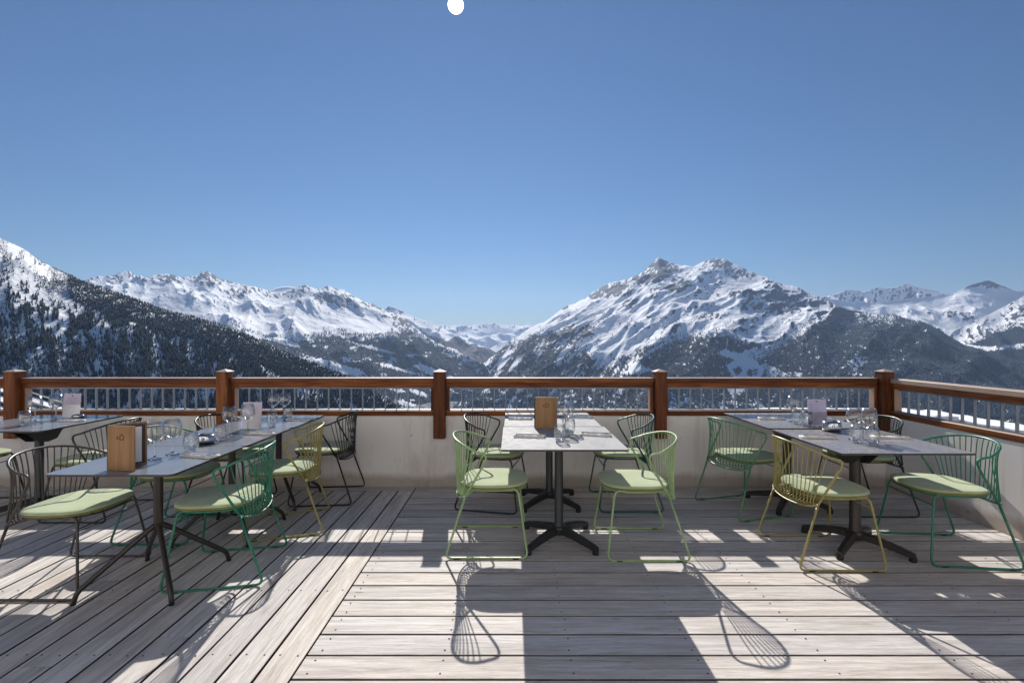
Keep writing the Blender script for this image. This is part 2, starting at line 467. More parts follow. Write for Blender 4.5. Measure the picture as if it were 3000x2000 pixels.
PX = [(-6.92, -6.805), (-4.847, -4.733), (-2.821, -2.709), (-.750, -.638), (1.366, 1.476)]
rail = thing('railing', 'long stained timber railing with steel balusters along the back of the terrace', 'railing', (0, 4.7, 0))
rail_parts0 = set(bpy.data.objects)
for a, b_ in PX: post_at(rail, a, b_, 4.600, 4.712, .474)
CP = (3.530, 3.642)
post_at(rail, CP[0], CP[1], 4.600, 4.712, .40)
for (a, b_), (c, d) in zip(PX, PX[1:] + [CP]): bay(rail, 'x', b_, c, 4.655)
bay(rail, 'x', -7.6, PX[0][0], 4.655)
side = thing('railing', 'shorter stained timber railing running towards the viewer on the right', 'railing', (3.65, 2.4, 0))
s0 = set(bpy.data.objects)
bay(side, 'y', 2.50, 4.598, 3.595, 3.597); bay(side, 'y', .30, 2.388, 3.595, 3.597)
post_at(side, 3.540, 3.652, 2.389, 2.499, .40); post_at(side, 3.540, 3.652, .189, .299, .40)
for rt in (rail, side):
    inv = Matrix.Translation(rt.location).inverted()
    for ch in [x for x in bpy.data.objects if x.parent == rt]: ch.matrix_parent_inverse = inv

# ------------------------------------------------------------------ what lies just outside the railing
def snow_slab(name, x0, x1, y0, y1, z, bumpy, nx, ny, seed, zb):
    rng = random.Random(seed); m_ = MB(); vs = []
    for j in range(ny + 1):
        for i in range(nx + 1):
            edge = min(i, nx - i, j, ny - j)
            dz = rng.uniform(-bumpy, bumpy) - (bumpy * 2 if edge == 0 else 0)
            vs.append((x0 + (x1 - x0) * i / nx, y0 + (y1 - y0) * j / ny, z + dz))
    W = nx + 1
    fs = [(j * W + i, j * W + i + 1, (j + 1) * W + i + 1, (j + 1) * W + i) for j in range(ny) for i in range(nx)]
    m_.add(vs, fs, 0, True)
    ring = [i for i in range(W)] + [j * W + nx for j in range(1, ny + 1)] + [ny * W + i for i in range(nx - 1, -1, -1)] + [j * W for j in range(ny - 1, 0, -1)]
    o = len(m_.v)
    base = [(vs[i][0], vs[i][1], zb) for i in ring]
    m_.v += base
    n = len(ring)
    for a in range(n):
        b_ = (a + 1) % n; m_.f.append((ring[b_], ring[a], o + a, o + b_)); m_.m.append(0); m_.sm.append(False)
    return m_.build(name, M['snow'])
tag(snow_slab('snow', -7.6, 3.86, 4.86, 5.16, .690, .004, 120, 5, 3, .45), kind='structure')
tag(snow_slab('snow', 4.78, 5.12, -2.6, 5.90, .575, .006, 6, 80, 4, .40), kind='structure')
tag(snow_slab('snow', 2.95, 4.775, 5.165, 5.88, .600, .006, 30, 12, 5, .40), kind='structure')
mb = MB(); mb.box(3.802, 5.15, -2.6, 5.164, .36, .43)
mb.box(2.9, 5.15, 5.166, 5.92, .36, .395); mb.box(-7.6, 3.80, 4.862, 5.18, .30, .44)
o = mb.build('roof_edge', M['roofmetal']); tag(o, 'dark flat metal roof edge outside the right hand railing', 'roof')
# neighbouring snow covered roof, seen between the balusters at the left
roof = thing('house', 'neighbouring house with a snowy sloping roof and dark roof bars', 'house', (-11.5, 11.5, -4))
def roofbox(x0, x1, y0, y1, z0, z1, c=0.0):
    ang = math.atan2(.43, 1.32); mt = Matrix.Translation((-10.35, 0, -.36)) @ Matrix.Rotation(ang, 4, 'Y')
    m_ = MB(); m_.box(x0, x1, y0, y1, z0, z1, 0, c, mt); return m_
rf = roofbox(-7.0, 0, 8.8, 12.1, -.24, -.12).build('roof', M['roofmetal'], roof)
sn = roofbox(-7.0, -.06, 8.82, 12.05, -.118, -.01, .03).build('roof_snow', M['snow'], roof)
for i in range(6):
    yy = 9.3 + i * .50
    roofbox(-6.9, -.02 - .10 * (5 - i), yy, yy + .07, -.009, .045).build('roof_bar', M['roofmetal'], roof)
mb = MB(); mb.box(-16, -10.9, 9.2, 11.8, -8, -.62); mb.build('house_wall', M['stucco'], roof)
for ch in [x for x in bpy.data.objects if x.parent == roof]: ch.matrix_parent_inverse = Matrix.Translation(roof.location).inverted()

# ------------------------------------------------------------------ the terrace's building, unseen: added behind the viewer to bounce sunlight forward
bld = thing('bounce_chalet', 'unseen pale restaurant building with timber windows, added behind the terrace to bounce sunlight', 'building', (-1, -3.4, 0))
inv = Matrix.Translation((-1, -3.4, 0)).inverted()
mb = MB(); mb.box(-13, 9, -9, -3.0, -4, 6.2, 0, .01); mb.build('wall', M['render_pale'], bld)
mb = MB(); mb.box(-13.6, 9.6, -9.6, -1.9, 6.25, 6.45, 0, .02); mb.build('roof', M['rail_x'], bld)
for xx in (-10.5, -7.2, -3.9, 2.7, 6.0):
    for z0, z1 in ((.75, 2.15), (3.6, 5.0)):
        mb = MB(); mb.box(xx - .75, xx + .75, -2.995, -2.93, z0, z1, 0, .01); fr_ = mb.build('window', M['rail_z'], bld)
        mb = MB(); mb.box(xx - .66, xx - .03, -2.93, -2.918, z0 + .08, z1 - .08); mb.box(xx + .03, xx + .66, -2.93, -2.918, z0 + .08, z1 - .08); mb.build('pane', M['pane'], fr_)
mb = MB(); mb.box(-1.6, .6, -2.995, -2.93, .02, 2.35, 0, .01); dr_ = mb.build('door', M['rail_z'], bld)
mb = MB(); mb.box(-1.5, -.53, -2.93, -2.918, .12, 2.25); mb.box(-.47, .5, -2.93, -2.918, .12, 2.25); mb.build('pane', M['pane'], dr_)
for ch in [x for x in bpy.data.objects if x.parent == bld]: ch.matrix_parent_inverse = inv

# ------------------------------------------------------------------ chairs
TR = .0072; SR = .0033
def chair_proto():
    parts = []
    for s_ in (-1, 1):
        p = fillet([(-.135, s_ * .243, .40), (-.267, s_ * .268, TR), (.267, s_ * .268, TR), (.205, s_ * .200, .432), (.13, s_ * .205, .428)], [.045, .045, .05], 6)
        m_ = MB(); m_.tube(p, TR)
        parts.append(('sled_leg', m_, 'F'))
    hoop = []
    for s_ in (-1,):
        hoop += fillet([(-.135, s_ * .243, .40), (.018, s_ * .262, .668), (-.075, s_ * .266, .692)], [.075], 7)
    for i in range(1, 24):
        th = R(-73 + 146 * i / 24)
        hoop.append(Vector((-.242 * max(0, math.cos(th)) ** .85, .272 * math.copysign(abs(math.sin(th)) ** .92, th), .668 + .092 * math.cos(th) ** .9)))
    tail = fillet([(-.135, .243, .40), (.018, .262, .668), (-.075, .266, .692)], [.075], 7)
    hoop += tail[::-1]
    m_ = MB(); m_.tube(hoop, TR); parts.append(('back_hoop', m_, 'F'))
    lower = []
    for i in range(17):
        th = R(-90 + 180 * i / 16); lower.append((-.132 - .083 * math.cos(th) ** .9, .243 * math.sin(th), .398 - .032 * math.cos(th)))
    m_ = MB(); m_.tube(lower, .0055); parts.append(('lower_rail', m_, 'F'))
    for k_ in range(19):
        f_ = -1 + 2 * k_ / 18; th = R(72 * f_)
        top = Vector((-.242 * math.cos(th) ** .85, .272 * math.copysign(abs(math.sin(th)) ** .92, th), .668 + .092 * math.cos(th) ** .9))
        tb = R(70 * f_)
        bot = Vector((-.132 - .083 * math.cos(tb) ** .9, .243 * math.sin(tb), .398 - .032 * math.cos(tb) + .004))
        d = Vector((bot.x + .03, bot.y, 0)); inw = Vector((.09, -bot.y * .16, 0))
        mid = top.lerp(bot, .22) + Vector((-.004, 0, 0)) + Vector((.012, -top.y * .05, 0))
        pth = fillet([top, mid, bot + Vector((.003, 0, .012)), bot + inw * .35 + Vector((0, 0, -.004)), bot + inw + Vector((0, 0, .042)), bot + inw * 2.2 + Vector((0, 0, .046))], [.06, .02, .03, .03], 4)
        m_ = MB(); m_.tube(pth, SR, 6); parts.append(('spindle', m_, 'F'))
    # seat frame ring
    def outline(a0, hx, hy, cx, n=44, e=3.3):
        pts = []
        for i in range(n):
            a = 2 * math.pi * i / n; c, s2 = math.cos(a), math.sin(a)
            x_ = math.copysign(abs(c) ** (2 / e), c) * hx; y_ = math.copysign(abs(s2) ** (2 / e), s2) * hy
            if x_ > 0: y_ *= 1 - .10 * (x_ / hx) ** 2
            pts.append((cx + x_, y_))
        return pts
    ol = outline(0, .207, .212, .052)
    m_ = MB(); m_.tube([(x_, y_, .424) for x_, y_ in ol], .0058, closed=True)
    for yy in (-.12, -.04, .04, .12): m_.tube([(-.13, yy, .4235), (.235, yy, .4235)], .003, 6)
    parts.append(('seat_frame', m_, 'F'))
    m_ = MB(); m_.tube([(.2155, -.2065, .365), (.2155, .2065, .365)], .0042, 6); parts.append(('crossbar', m_, 'F'))
    # cushion
    m_ = MB()
    lay = [(.93, .4315, 1), (.99, .4335, 1), (1.0, .438, 1), (1.0, .448, 1), (.993, .4545, 0), (.97, .4590, 0), (.90, .4622, 0), (.6, .4650, 0), (.3, .4655, 0)]
    vs = []; n = len(ol)
    ol = outline(0, .221, .228, .050)
    for sc_, z_, mi in lay:
        for x_, y_ in ol: vs.append((.052 + (x_ - .052) * sc_, y_ * sc_, z_ + .0015 * math.sin(9 * x_ + 5 * y_)))
    for j in range(len(lay) - 1):
        m_2 = lay[j + 1][2]
        m_.add([], [])
        for i in range(n):
            i2 = (i + 1) % n; m_.f.append((j * n + i, j * n + i2, (j + 1) * n + i2, (j + 1) * n + i)); m_.m.append(m_2); m_.sm.append(True)
    m_.v = [tuple(v) for v in vs]
    m_.f.append(tuple(range(n))[::-1]); m_.m.append(1); m_.sm.append(False)
    m_.f.append(tuple((len(lay) - 1) * n + i for i in range(n))); m_.m.append(0); m_.sm.append(True)
    parts.append(('seat_cushion', m_, 'C'))
    for s_ in (-1, 1):
        for xx in (-.19, .19):
            m_ = MB(); m_.box(xx - .02, xx + .02, s_ * .268 - .008, s_ * .268 + .008, .0008, .0095, 0, .002); parts.append(('glide', m_, 'G'))
    return parts
CPARTS = chair_proto(); CMESH = {}
def place_chair(x, y, deg, col, label):
    t = thing('wire_chair', label, 'chair', (x, y, 0), R(deg), 'wire chairs with sage cushions')
    legs = {}; gi = 0
    for i, (nm, m_, kind) in enumerate(CPARTS):
        key = (i, col if kind == 'F' else '')
        if key not in CMESH:
            CMESH[key] = m_.mesh(nm, {'F': [M['f_' + col]], 'C': [M['cushion'], M['piping']], 'G': [M['rubber']]}[kind])
        o_ = bpy.data.objects.new(nm, CMESH[key]); COL.objects.link(o_)
        o_.parent = t
        if nm == 'sled_leg': legs[len(legs)] = o_
        if nm == 'glide': o_.parent = legs[gi // 2]; gi += 1
    return t
CH = [(-2.61, 2.875, 0, 'gunmetal', 'dark gunmetal wire chair at the table with the open wooden menu, nearest the camera'),
      (-1.741, 2.99, 191, 'emerald', 'emerald green wire chair facing the nearest grey table from its right side'),
      (-1.70, 3.70, 196, 'olive', 'olive yellow wire chair between an emerald and a black chair along the grey tables'),
      (-1.655, 4.375, 185, 'black', 'black wire chair close to the wall at the right of the three grey tables'),
      (-3.39, 3.99, 180, 'darkgreen', 'dark green wire chair tucked at the right side of the far left table'),
      (-2.50, 3.59, 1, 'emerald', 'emerald green wire chair half hidden under the middle grey table'),
      (-2.42, 4.17, 0, 'black', 'black wire chair mostly hidden behind the grey table nearest the railing'),
      (-4.60, 4.05, 0, 'black', 'black wire chair cut by the picture edge beside the far left table'),
      (-.165, 3.378, 0, 'sage', 'pale sage green wire chair facing right to the white tables'),
      (.875, 3.345, 180, 'sage', 'pale sage green wire chair facing left to the white tables'),
      (-.166, 4.22, -12, 'black', 'black wire chair by the wall at the left of the white tables'),
      (.98, 4.225, 180, 'teal', 'dark teal wire chair by the wall at the right of the white tables'),
      (1.935, 4.07, 16, 'green', 'mid green wire chair by the wall at the left of the taupe tables'),
      (2.02, 3.21, -1, 'olive', 'olive yellow wire chair at the left of the near taupe table, seen from behind'),
      (2.98, 4.11, 180, 'darkgreen', 'dark green wire chair in the corner behind the taupe tables'),
      (2.90, 3.245, 174, 'emerald', 'emerald green wire chair beside the wall at the right of the near taupe table')]
for a in CH: place_chair(*a)

# ------------------------------------------------------------------ tables
TG = 'square pedestal cafe tables'
def table_top(t, w, d, z, m_top, r=.012, th=.012):
    m_ = MB(); m_.prism(rrect(-w / 2, w / 2, -d / 2, d / 2, r), z - th, z, 0, 1)
    return m_.build('tabletop', [m_top, M['edge']], t)
def slim_table(cx, cy, w, d, z, bx, by, label, mtop, rot=0):
    t = thing('cafe_table', label, 'table', (cx, cy, 0), R(rot), TG)
    table_top(t, w, d, z, mtop, .035)
    dx, dy = bx - cx, by - cy
    m_ = MB(); m_.lathe([(.0225, .30), (.0245, .32), (.0245, z - .02), (.0245, z - .0125)], 16, 0, (dx, dy, 0)); m_.build('column', M['bronze'], t)
    m_ = MB(); m_.box(-.15, .15, -.15, .15, z - .019, z - .0125, 0, .002); m_.box(-.17 , .17, -.02, .02, z - .030, z - .0195, 0, .002); m_.build('top_plate', M['bronze'], t)
    for ax, ay in ((-1, -1), (1, -1), (1, 1), (-1, 1)):
        ex, ey = ax * .252, ay * .252
        p = fillet([(dx + ax * .006, dy + ay * .006, .335), (dx + ax * .03, dy + ay * .03, .312), (dx + ex, dy + ey, .062), (dx + ex * 1.035, dy + ey * 1.035, .004)], [.02, .035], 4)
        m_ = MB(); n_ = len(p); m_.tube(p, [.0165 - .0045 * i / (n_ - 1) for i in range(n_)], 8); lg = m_.build('leg', M['bronze'], t)
        m_ = MB(); m_.lathe([(.0001, 0), (.013, .0), (.013, .008)], 10, 0, (dx + ex * 1.035, dy + ey * 1.035, .001)); m_.build('foot', M['rubber'], lg)
    return t
def ped_table(cx, cy, w, d, z, label, mtop, mat_b, flip=True, ang=45, wide=False, bx=0, by=0, r=.006):
    t = thing('cafe_table', label, 'table', (cx, cy, 0), 0, TG)
    table_top(t, w, d, z, mtop, r)
    m_ = MB(); rr = .030 if not wide else .034
    m_.lathe([(.046, .085), (.046, .10), (rr, .13), (rr, z - .02)], 18, 0, (bx, by, 0)); m_.build('column', mat_b, t)
    m_ = MB(); m_.lathe([(.0001, .112), (.05, .112), (.055, .10), (.055, .07), (.045, .055), (.0001, .055)], 16, 0, (bx, by, 0)); m_.build('hub', mat_b, t)
    for k_ in range(4):
        a = R(ang + 90 * k_); c, s_ = math.cos(a), math.sin(a)
        m_ = MB(); path = [(.03, .088), (.12, .080), (.22, .062), (.30, .044), (.325, .036)]
        wds = [.026, .024, .021, .019, .018]; hts = [.026, .024, .021, .018, .016]
        vs = []
        for (rr_, zz), w_, h_ in zip(path, wds, hts):
            for yy, hz in ((-w_, -h_), (w_, -h_), (w_, h_ * .5), (w_ * .5, h_), (-w_ * .5, h_), (-w_, h_ * .5)):
                vs.append((bx + rr_ * c - yy * s_, by + rr_ * s_ + yy * c, zz + hz))
        fs = []
        for i in range(4):
            for k2 in range(6):
                k3 = (k2 + 1) % 6; fs.append((i * 6 + k2, i * 6 + k3, (i + 1) * 6 + k3, (i + 1) * 6 + k2))
        fs += [tuple(range(6))[::-1], tuple(24 + q for q in range(6))]
        m_.add(vs, fs); arm = m_.build('base_arm', mat_b, t)
        m_ = MB(); m_.lathe([(.0001, .001), (.020, .001), (.022, .010), (.019, .034), (.0001, .036)], 12, 0, (bx + .312 * c, by + .312 * s_, 0)); m_.build('foot', M['rubber'], arm)
    if flip:
        for sx in (-1, 1):
            m_ = MB(); x0 = bx + sx * .052
            ol = [(-.24, z - .020), (.24, z - .020), (.235, z - .06), (.15, z - .085), (.10, z - .15), (.02, z - .165), (-.06, z - .15), (-.15, z - .07), (-.235, z - .045)]
            vs = [(x0 - .003, by + a_, b_) for a_, b_ in ol] + [(x0 + .003, by + a_, b_) for a_, b_ in ol]; n_ = len(ol)
            m_.add(vs, [tuple(range(n_)), tuple(range(n_, 2 * n_))[::-1]] + [(i, (i + 1) % n_, n_ + (i + 1) % n_, n_ + i) for i in range(n_)])
            m_.lathe([(.0001, 0), (.009, 0), (.009, .004)], 8, 0, (x0, by, z - .11)); m_.build('flip_bracket', mat_b, t)
        m_ = MB(); m_.box(bx - .26, bx + .26, by - .20, by - .165, z - .034, z - .0125, 0, .002); m_.box(bx - .26, bx + .26, by + .165, by + .20, z - .034, z - .0125, 0, .002)
        m_.build('top_frame', mat_b, t)
    return t
ZL, ZM = .71, .73
slim_table(-2.10, 2.851, .672, .688, ZL, -2.07, 2.83, 'grey cafe table nearest the camera, carrying the open wooden menu', M['top_grey'])
slim_table(-2.095, 3.535, .672, .670, ZL, -2.05, 3.54, 'grey cafe table in the middle of three, carrying the steel bowl', M['top_grey'])
slim_table(-2.09, 4.205, .672, .660, ZL, -2.045, 4.24, 'grey cafe table of three that touches the back railing', M['top_grey'])
ped_table(-3.925, 4.015, .80, .80, ZM, 'grey cafe table by itself at the far left, cut by the picture edge', M['top_grey'], M['cast'], True, 45, r=.05)
ped_table(.329, 3.400, .794, .806, ZM, 'near white topped cafe table between the two sage chairs', M['top_white'], M['cast'], False, 45)
ped_table(.323, 4.190, .770, .740, ZM, 'far white topped cafe table behind the closed wooden menu, by the railing', M['top_white'], M['cast'], False, 45)
ped_table(2.379, 3.292, .804, .787, ZM, 'near taupe cafe table beside the emerald chair on the right', M['top_taupe'], M['bronze'], True, 40, True, -.03, .02)
ped_table(2.385, 4.142, .804, .80, ZM, 'far taupe cafe table with the lilac menu card, by the railing', M['top_taupe'], M['bronze'], True, 50, True, -.03, 0)

# ------------------------------------------------------------------ things on the tables
def wine_glass(x, y, z, label, s_=1.0, h=.215):
    t = thing('wine_glass', label, 'wine glass', (x, y, z + .0008), 0, 'stemmed wine glasses on the tables')
    st = [(.0001, .0035), (.020, .0028), (.0345, .0010), (.0350, .0022), (.020, .0060), (.0075, .0115), (.0045, .024), (.0040, .085), (.0062, .097), (.013, .1030), (.0001, .1045)]
    bw = [(.013, .1032), (.030, .1120), (.0445, .1300), (.0500, .1490), (.0485, .170), (.0395, h), (.0385, h), (.0472, .170), (.0485, .149), (.0432, .1312), (.029, .1145), (.0001, .1060)]
    m_ = MB(); m_.lathe([(a * s_, b_ * s_) for a, b_ in bw], 28); m_.build('bowl', M['glass'], t)
    m_ = MB(); m_.lathe([(a * s_, b_ * s_) for a, b_ in st], 20); m_.build('stem', M['solid_glass'], t); return t
def tumbler(x, y, z, label, s_=1.0):
    t = thing('tumbler', label, 'tumbler', (x, y, z + .0008), 0, 'stemless glass tumblers on the tables')
    bw = [(.0285, .0055), (.037, .030), (.0405, .052), (.039, .078), (.0335, .112), (.0325, .112), (.038, .078), (.039, .053), (.0355, .031), (.0275, .0125), (.0001, .0118)]
    bs = [(.0001, .0010), (.024, .0010), (.0285, .0050), (.0290, .0085), (.026, .0112), (.0001, .0108)]
    m_ = MB(); m_.lathe([(a * s_, b_ * s_) for a, b_ in bw], 28); m_.build('bowl', M['glass'], t)
    m_ = MB(); m_.lathe([(a * s_, b_ * s_) for a, b_ in bs], 24); m_.build('base', M['solid_glass'], t); return t
def pouch(x, y, z, deg, label, L=.215, dark=False):
    t = thing('cutlery_set', label, 'cutlery', (x, y, z + .0008), R(deg), 'napkins with cutlery laid on the tables')
    m_ = MB(); n = 14; vs = []
    rng = random.Random(int(x * 1000 + y * 77))
    hs = [.006 + .012 * rng.random() for _ in range(n + 1)]
    for i in range(n + 1):
        xx = -L / 2 + L * i / n
        for yy, f_ in ((-.041, 0), (-.037, .8), (0, .95), (.037, .8), (.041, 0)): vs.append((xx, yy + rng.uniform(-.0015, .0015), .0005 + f_ * hs[i]))
    fs = [(i * 5 + k_, (i + 1) * 5 + k_, (i + 1) * 5 + k_ + 1, i * 5 + k_ + 1) for i in range(n) for k_ in range(4)]
    fs += [(i * 5, i * 5 + 4, (i + 1) * 5 + 4, (i + 1) * 5) for i in range(n)] + [(0, 1, 2, 3, 4), tuple(n * 5 + q for q in (4, 3, 2, 1, 0))]
    m_.add(vs, fs, 0, True); m_.build('napkin', M['kraft'] if not dark else M['napkin'], t)
    m_ = MB()   # knife
    m_.prism([(-.10, -.020), (.02, -.020), (.10, -.018), (.118, -.010), (.10, -.006), (.02, -.008), (-.10, -.008)], .0165, .0200); m_.build('knife', M['steel'], t)
    m_ = MB()   # fork: shank and four tines
    m_.prism([(-.10, .006), (.045, .009), (.062, .003), (.066, .003), (.066, .024), (.062, .024), (.045, .016), (-.10, .016)], .0165, .0200)
    for q in range(4): m_.prism([(.0661, .003 + q * .006), (.108, .004 + q * .0055), (.108, .0062 + q * .0055), (.0661, .0062 + q * .006)], .0165, .0195)
    m_.build('fork', M['steel'], t); return t
def wood_menu(x, y, z, a1, a2, label):
    """two oak boards hinged at a spine at (x,y); a1/a2: directions (degrees) of front and rear boards"""
    t = thing('menu_holder', label, 'menu', (x, y, z + .0008), 0, 'wooden menu holders')
    W, H, T = .172, .24, .007
    for which, a in (('front_board', a1), ('rear_board', a2)):
        m_ = MB(); mt = Matrix.Rotation(R(a), 4, 'Z')
        off = -T if which == 'front_board' else 0
        m_.box(.004, W, off, off + T, 0, H, 0, .0012, mt); bd = m_.build(which, M['oak'], t)
        if which == 'rear_board':
            m_ = MB(); m_.box(.012, W - .010, -.0030, -.0004, .012, H - .012, 0, 0, mt); m_.build('inner_panel', M['darkboard'], bd)
            m_ = MB(); m_.box(.020, W - .026, -.0045, -.0034, .020, H - .024, 0, 0, mt); m_.build('menu_page', M['paper'], bd)
        else:
            m_ = MB(); m_.box(.010, W - .006, .0004, .0030, .008, H - .008, 0, 0, mt); m_.build('inner_panel', M['darkboard'], bd)
            # burnt-in emblem: a small block of bars beside a house-like outline
            m_ = MB(); yf = -T - .0006; yb = -T + .0004
            for r_ in range(3):
                for c_ in range(2): m_.box(.0630 + c_ * .0060, .0680 + c_ * .0060, yf, yb, H - .073 + r_ * .0055, H - .0690 + r_ * .0055, 0, 0, mt)
            ol = [(.082, H - .074), (.104, H - .074), (.106, H - .064), (.1025, H - .052), (.0975, H - .046), (.092, H - .0475), (.091, H - .052), (.084, H - .0535)]
            for (p, q) in zip(ol, ol[1:] + ol[:1]):
                d_ = Vector((q[0] - p[0], 0, q[1] - p[1])); L_ = d_.length; ang_ = math.atan2(d_.z, d_.x)
                m2 = mt @ Matrix.Translation((p[0], 0, p[1])) @ Matrix.Rotation(-ang_, 4, 'Y')
                m_.box(-.0012, L_ + .0012, yf, yb, -.0021, .0021, 0, 0, m2)
            m_.build('emblem', M['ink'], bd)
    m_ = MB(); m_.tube([(0, 0, .002), (0, 0, H - .002)], .0042, 8); m_.build('spine', M['darkboard'], t)
    return t
def menu_card(x, y, z, deg, paper, label, arch=False):
    t = thing('menu_card', label, 'menu card', (x, y, z + .0008), R(deg), 'paper menu cards in clear stands')
    W, H = .148, .208
    tilt = Matrix.Rotation(R(-6), 4, 'X')
    m_ = MB(); m_.box(-W / 2, W / 2, 0, .0012, .004, H, 0, 0, tilt); pg = m_.build('page', paper, t)
    m_ = MB()
    m_.box(-W / 2 - .003, W / 2 + .003, -.0022, -.0016, .002, H * .52, 0, 0, tilt); m_.box(-W / 2 - .003, W / 2 + .003, -.03, .045, .0002, .0022)
    m_.build('clear_stand', M['glass'], t)
    m_ = MB(); rng = random.Random(int(x * 100)); zz = H - .038
    m_.box(-.008, .008, -.0006, -.0001, H - .026, H - .014, 0, 0, tilt)
    while zz > .075:
        if arch:
            m_.box(-.06, -.06 + rng.uniform(.018, .03), -.0006, -.0001, zz - .0022, zz, 0, 0, tilt)
            if rng.random() < .75: m_.box(-.028, rng.uniform(.01, .055), -.0006, -.0001, zz - .0014, zz, 0, 0, tilt)
        else:
            w_ = rng.uniform(.02, .055); m_.box(-w_, w_, -.0006, -.0001, zz - .0014, zz, 0, 0, tilt)
        zz -= .0095 if rng.random() < .8 else .016
    if arch:
        for rr_ in (.040, .036):
            pts = [(rr_ * math.cos(R(q)) + .018, .030 + rr_ * 1.15 * math.sin(R(q))) for q in range(0, 181, 15)]
            for p, q in zip(pts, pts[1:]):
                L_ = math.hypot(q[0] - p[0], q[1] - p[1]); an = math.atan2(q[1] - p[1], q[0] - p[0])
                m_.box(0, L_, -.0006, -.0001, -.0006, .0006, 0, 0, tilt @ Matrix.Translation((p[0], 0, p[1])) @ Matrix.Rotation(-an, 4, 'Y'))
    m_.build('print', M['inkblue'], pg); return t
def bowl(x, y, z, label, r=.060, h=.062):
    t = thing('steel_bowl', label, 'bowl', (x, y, z + .0008), 0, 'round steel table bowls')
    m_ = MB(); m_.lathe([(.0001, .001), (r * .80, .001), (r * .93, .008), (r, h * .45), (r * .96, h * .9), (r * .86, h), (r * .82, h), (r * .80, h * .9)], 32); m_.build('shell', M['steel'], t)
    m_ = MB(); m_.lathe([(r * .80, h * .88), (r * .72, h * .50), (.0001, h * .46)], 28); m_.build('lining', M['ash'], t)
    m_ = MB(); m_.lathe([(r * .60, -.0006), (r * .86, .0004), (r * .90, .006), (r * .935, .0085)], 28); m_.build('base_ring', M['rubber'], t); return t
# left run of grey tables
wood_menu(-2.173, 2.60, ZL, -9, 47, 'open wooden menu holder standing on the nearest grey table')
wine_glass(-2.10, 2.842, ZL, 'wine glass just right of the open wooden menu, nearer its board')
wine_glass(-2.075, 2.955, ZL, 'second wine glass from the open wooden menu, a little taller in view')
tumbler(-2.01, 3.03, ZL, 'tumbler behind the cutlery on the nearest grey table', 1.08)
pouch(-1.87, 2.90, ZL, -14, 'napkin with cutlery beside the open wooden menu')
bowl(-2.075, 3.275, ZL, 'round steel bowl on the middle grey table')
tumbler(-2.045, 3.385, ZL, 'tumbler standing right behind the steel bowl on the grey tables')
wine_glass(-2.055, 3.52, ZL, 'wine glass in front of the pale pink menu card, left of it')
wine_glass(-2.00, 3.66, ZL, 'wine glass half behind the pale pink menu card')
menu_card(-2.065, 3.83, ZL, 3, M['pinkpaper'], 'pale pink menu card in a clear stand on the grey tables')
tumbler(-1.955, 3.94, ZL, 'tumbler just right of the pale pink menu card')
pouch(-1.88, 3.60, ZL, -12, 'napkin with cutlery in front of the pale pink menu card')
wine_glass(-2.17, 4.40, ZL, 'left one of two wine glasses on the grey table at the railing')
wine_glass(-2.075, 4.42, ZL, 'right one of two wine glasses on the grey table at the railing')
tumbler(-1.985, 4.28, ZL, 'tumbler right of the wine glasses on the grey table at the railing')
pouch(-1.86, 4.23, ZL, -5, 'napkin with cutlery on the grey table at the railing', .2, True)
# far left table
tumbler(-3.90, 3.87, ZM, 'tumbler on the far left table in front of a railing post')
wine_glass(-3.955, 4.01, ZM, 'left wine glass on the far left table')
wine_glass(-3.885, 4.12, ZM, 'right wine glass on the far left table, nearer the menu card')
menu_card(-3.905, 4.28, ZM, 2, M['pinkpaper'], 'pale pink menu card standing on the far left table')
pouch(-3.71, 4.07, ZM, -8, 'napkin with cutlery on the far left table', .2, True)
bowl(-3.80, 4.235, ZM, 'low steel bowl beside the card on the far left table', .045, .03)
# white tables
wood_menu(.176, 3.735, ZM, -8, 8, 'closed wooden menu holder standing on the white tables')
wine_glass(.372, 3.53, ZM, 'wine glass beside the closed wooden menu, its bowl against the menu edge')
wine_glass(.420, 3.63, ZM, 'wine glass furthest back beside the closed wooden menu')
tumbler(.418, 3.50, ZM, 'tumbler behind the front tumbler on the white table')
tumbler(.322, 3.25, ZM, 'front tumbler on the white table')
pouch(.124, 3.39, ZM, -10, 'napkin with cutlery on the near white table, in front of the menu')
pouch(.595, 3.45, ZM, -16, 'napkin with cutlery on the near white table, right of the tumblers')
pouch(.07, 4.17, ZM, -8, 'napkin with cutlery at the left of the far white table', .2)
pouch(.60, 4.25, ZM, -8, 'napkin with cutlery at the right of the far white table', .2, True)
# taupe tables
wine_glass(2.335, 3.30, ZM, 'left wine glass behind tumblers on the near taupe table', 1.0)
wine_glass(2.425, 3.285, ZM, 'right wine glass behind tumblers on the near taupe table', 1.0)
tumbler(2.292, 3.215, ZM, 'left tumbler in front of wine glasses on the near taupe table')
tumbler(2.338, 3.135, ZM, 'nearest tumbler on the near taupe table')
bowl(2.395, 3.625, ZM, 'round steel bowl at the gap between the taupe tables', .066, .072)
pouch(2.125, 3.36, ZM, -8, 'napkin with cutlery at the left of the near taupe table')
pouch(2.63, 3.36, ZM, -10, 'napkin with cutlery at the right of the near taupe table')
wine_glass(2.345, 4.03, ZM, 'wine glass left of the lilac menu card, behind tumblers')
tumbler(2.315, 3.93, ZM, 'left tumbler beside the lilac menu card')
tumbler(2.355, 3.86, ZM, 'right tumbler touching the lilac menu card')
menu_card(2.44, 3.855, ZM, -2, M['lilac'], 'lilac menu card with an arch drawing on the far taupe table', True)
pouch(2.24, 4.18, ZM, -4, 'napkin with cutlery at the left of the far taupe table', .2)
pouch(2.66, 4.16, ZM, -6, 'napkin with cutlery at the right of the far taupe table', .2)

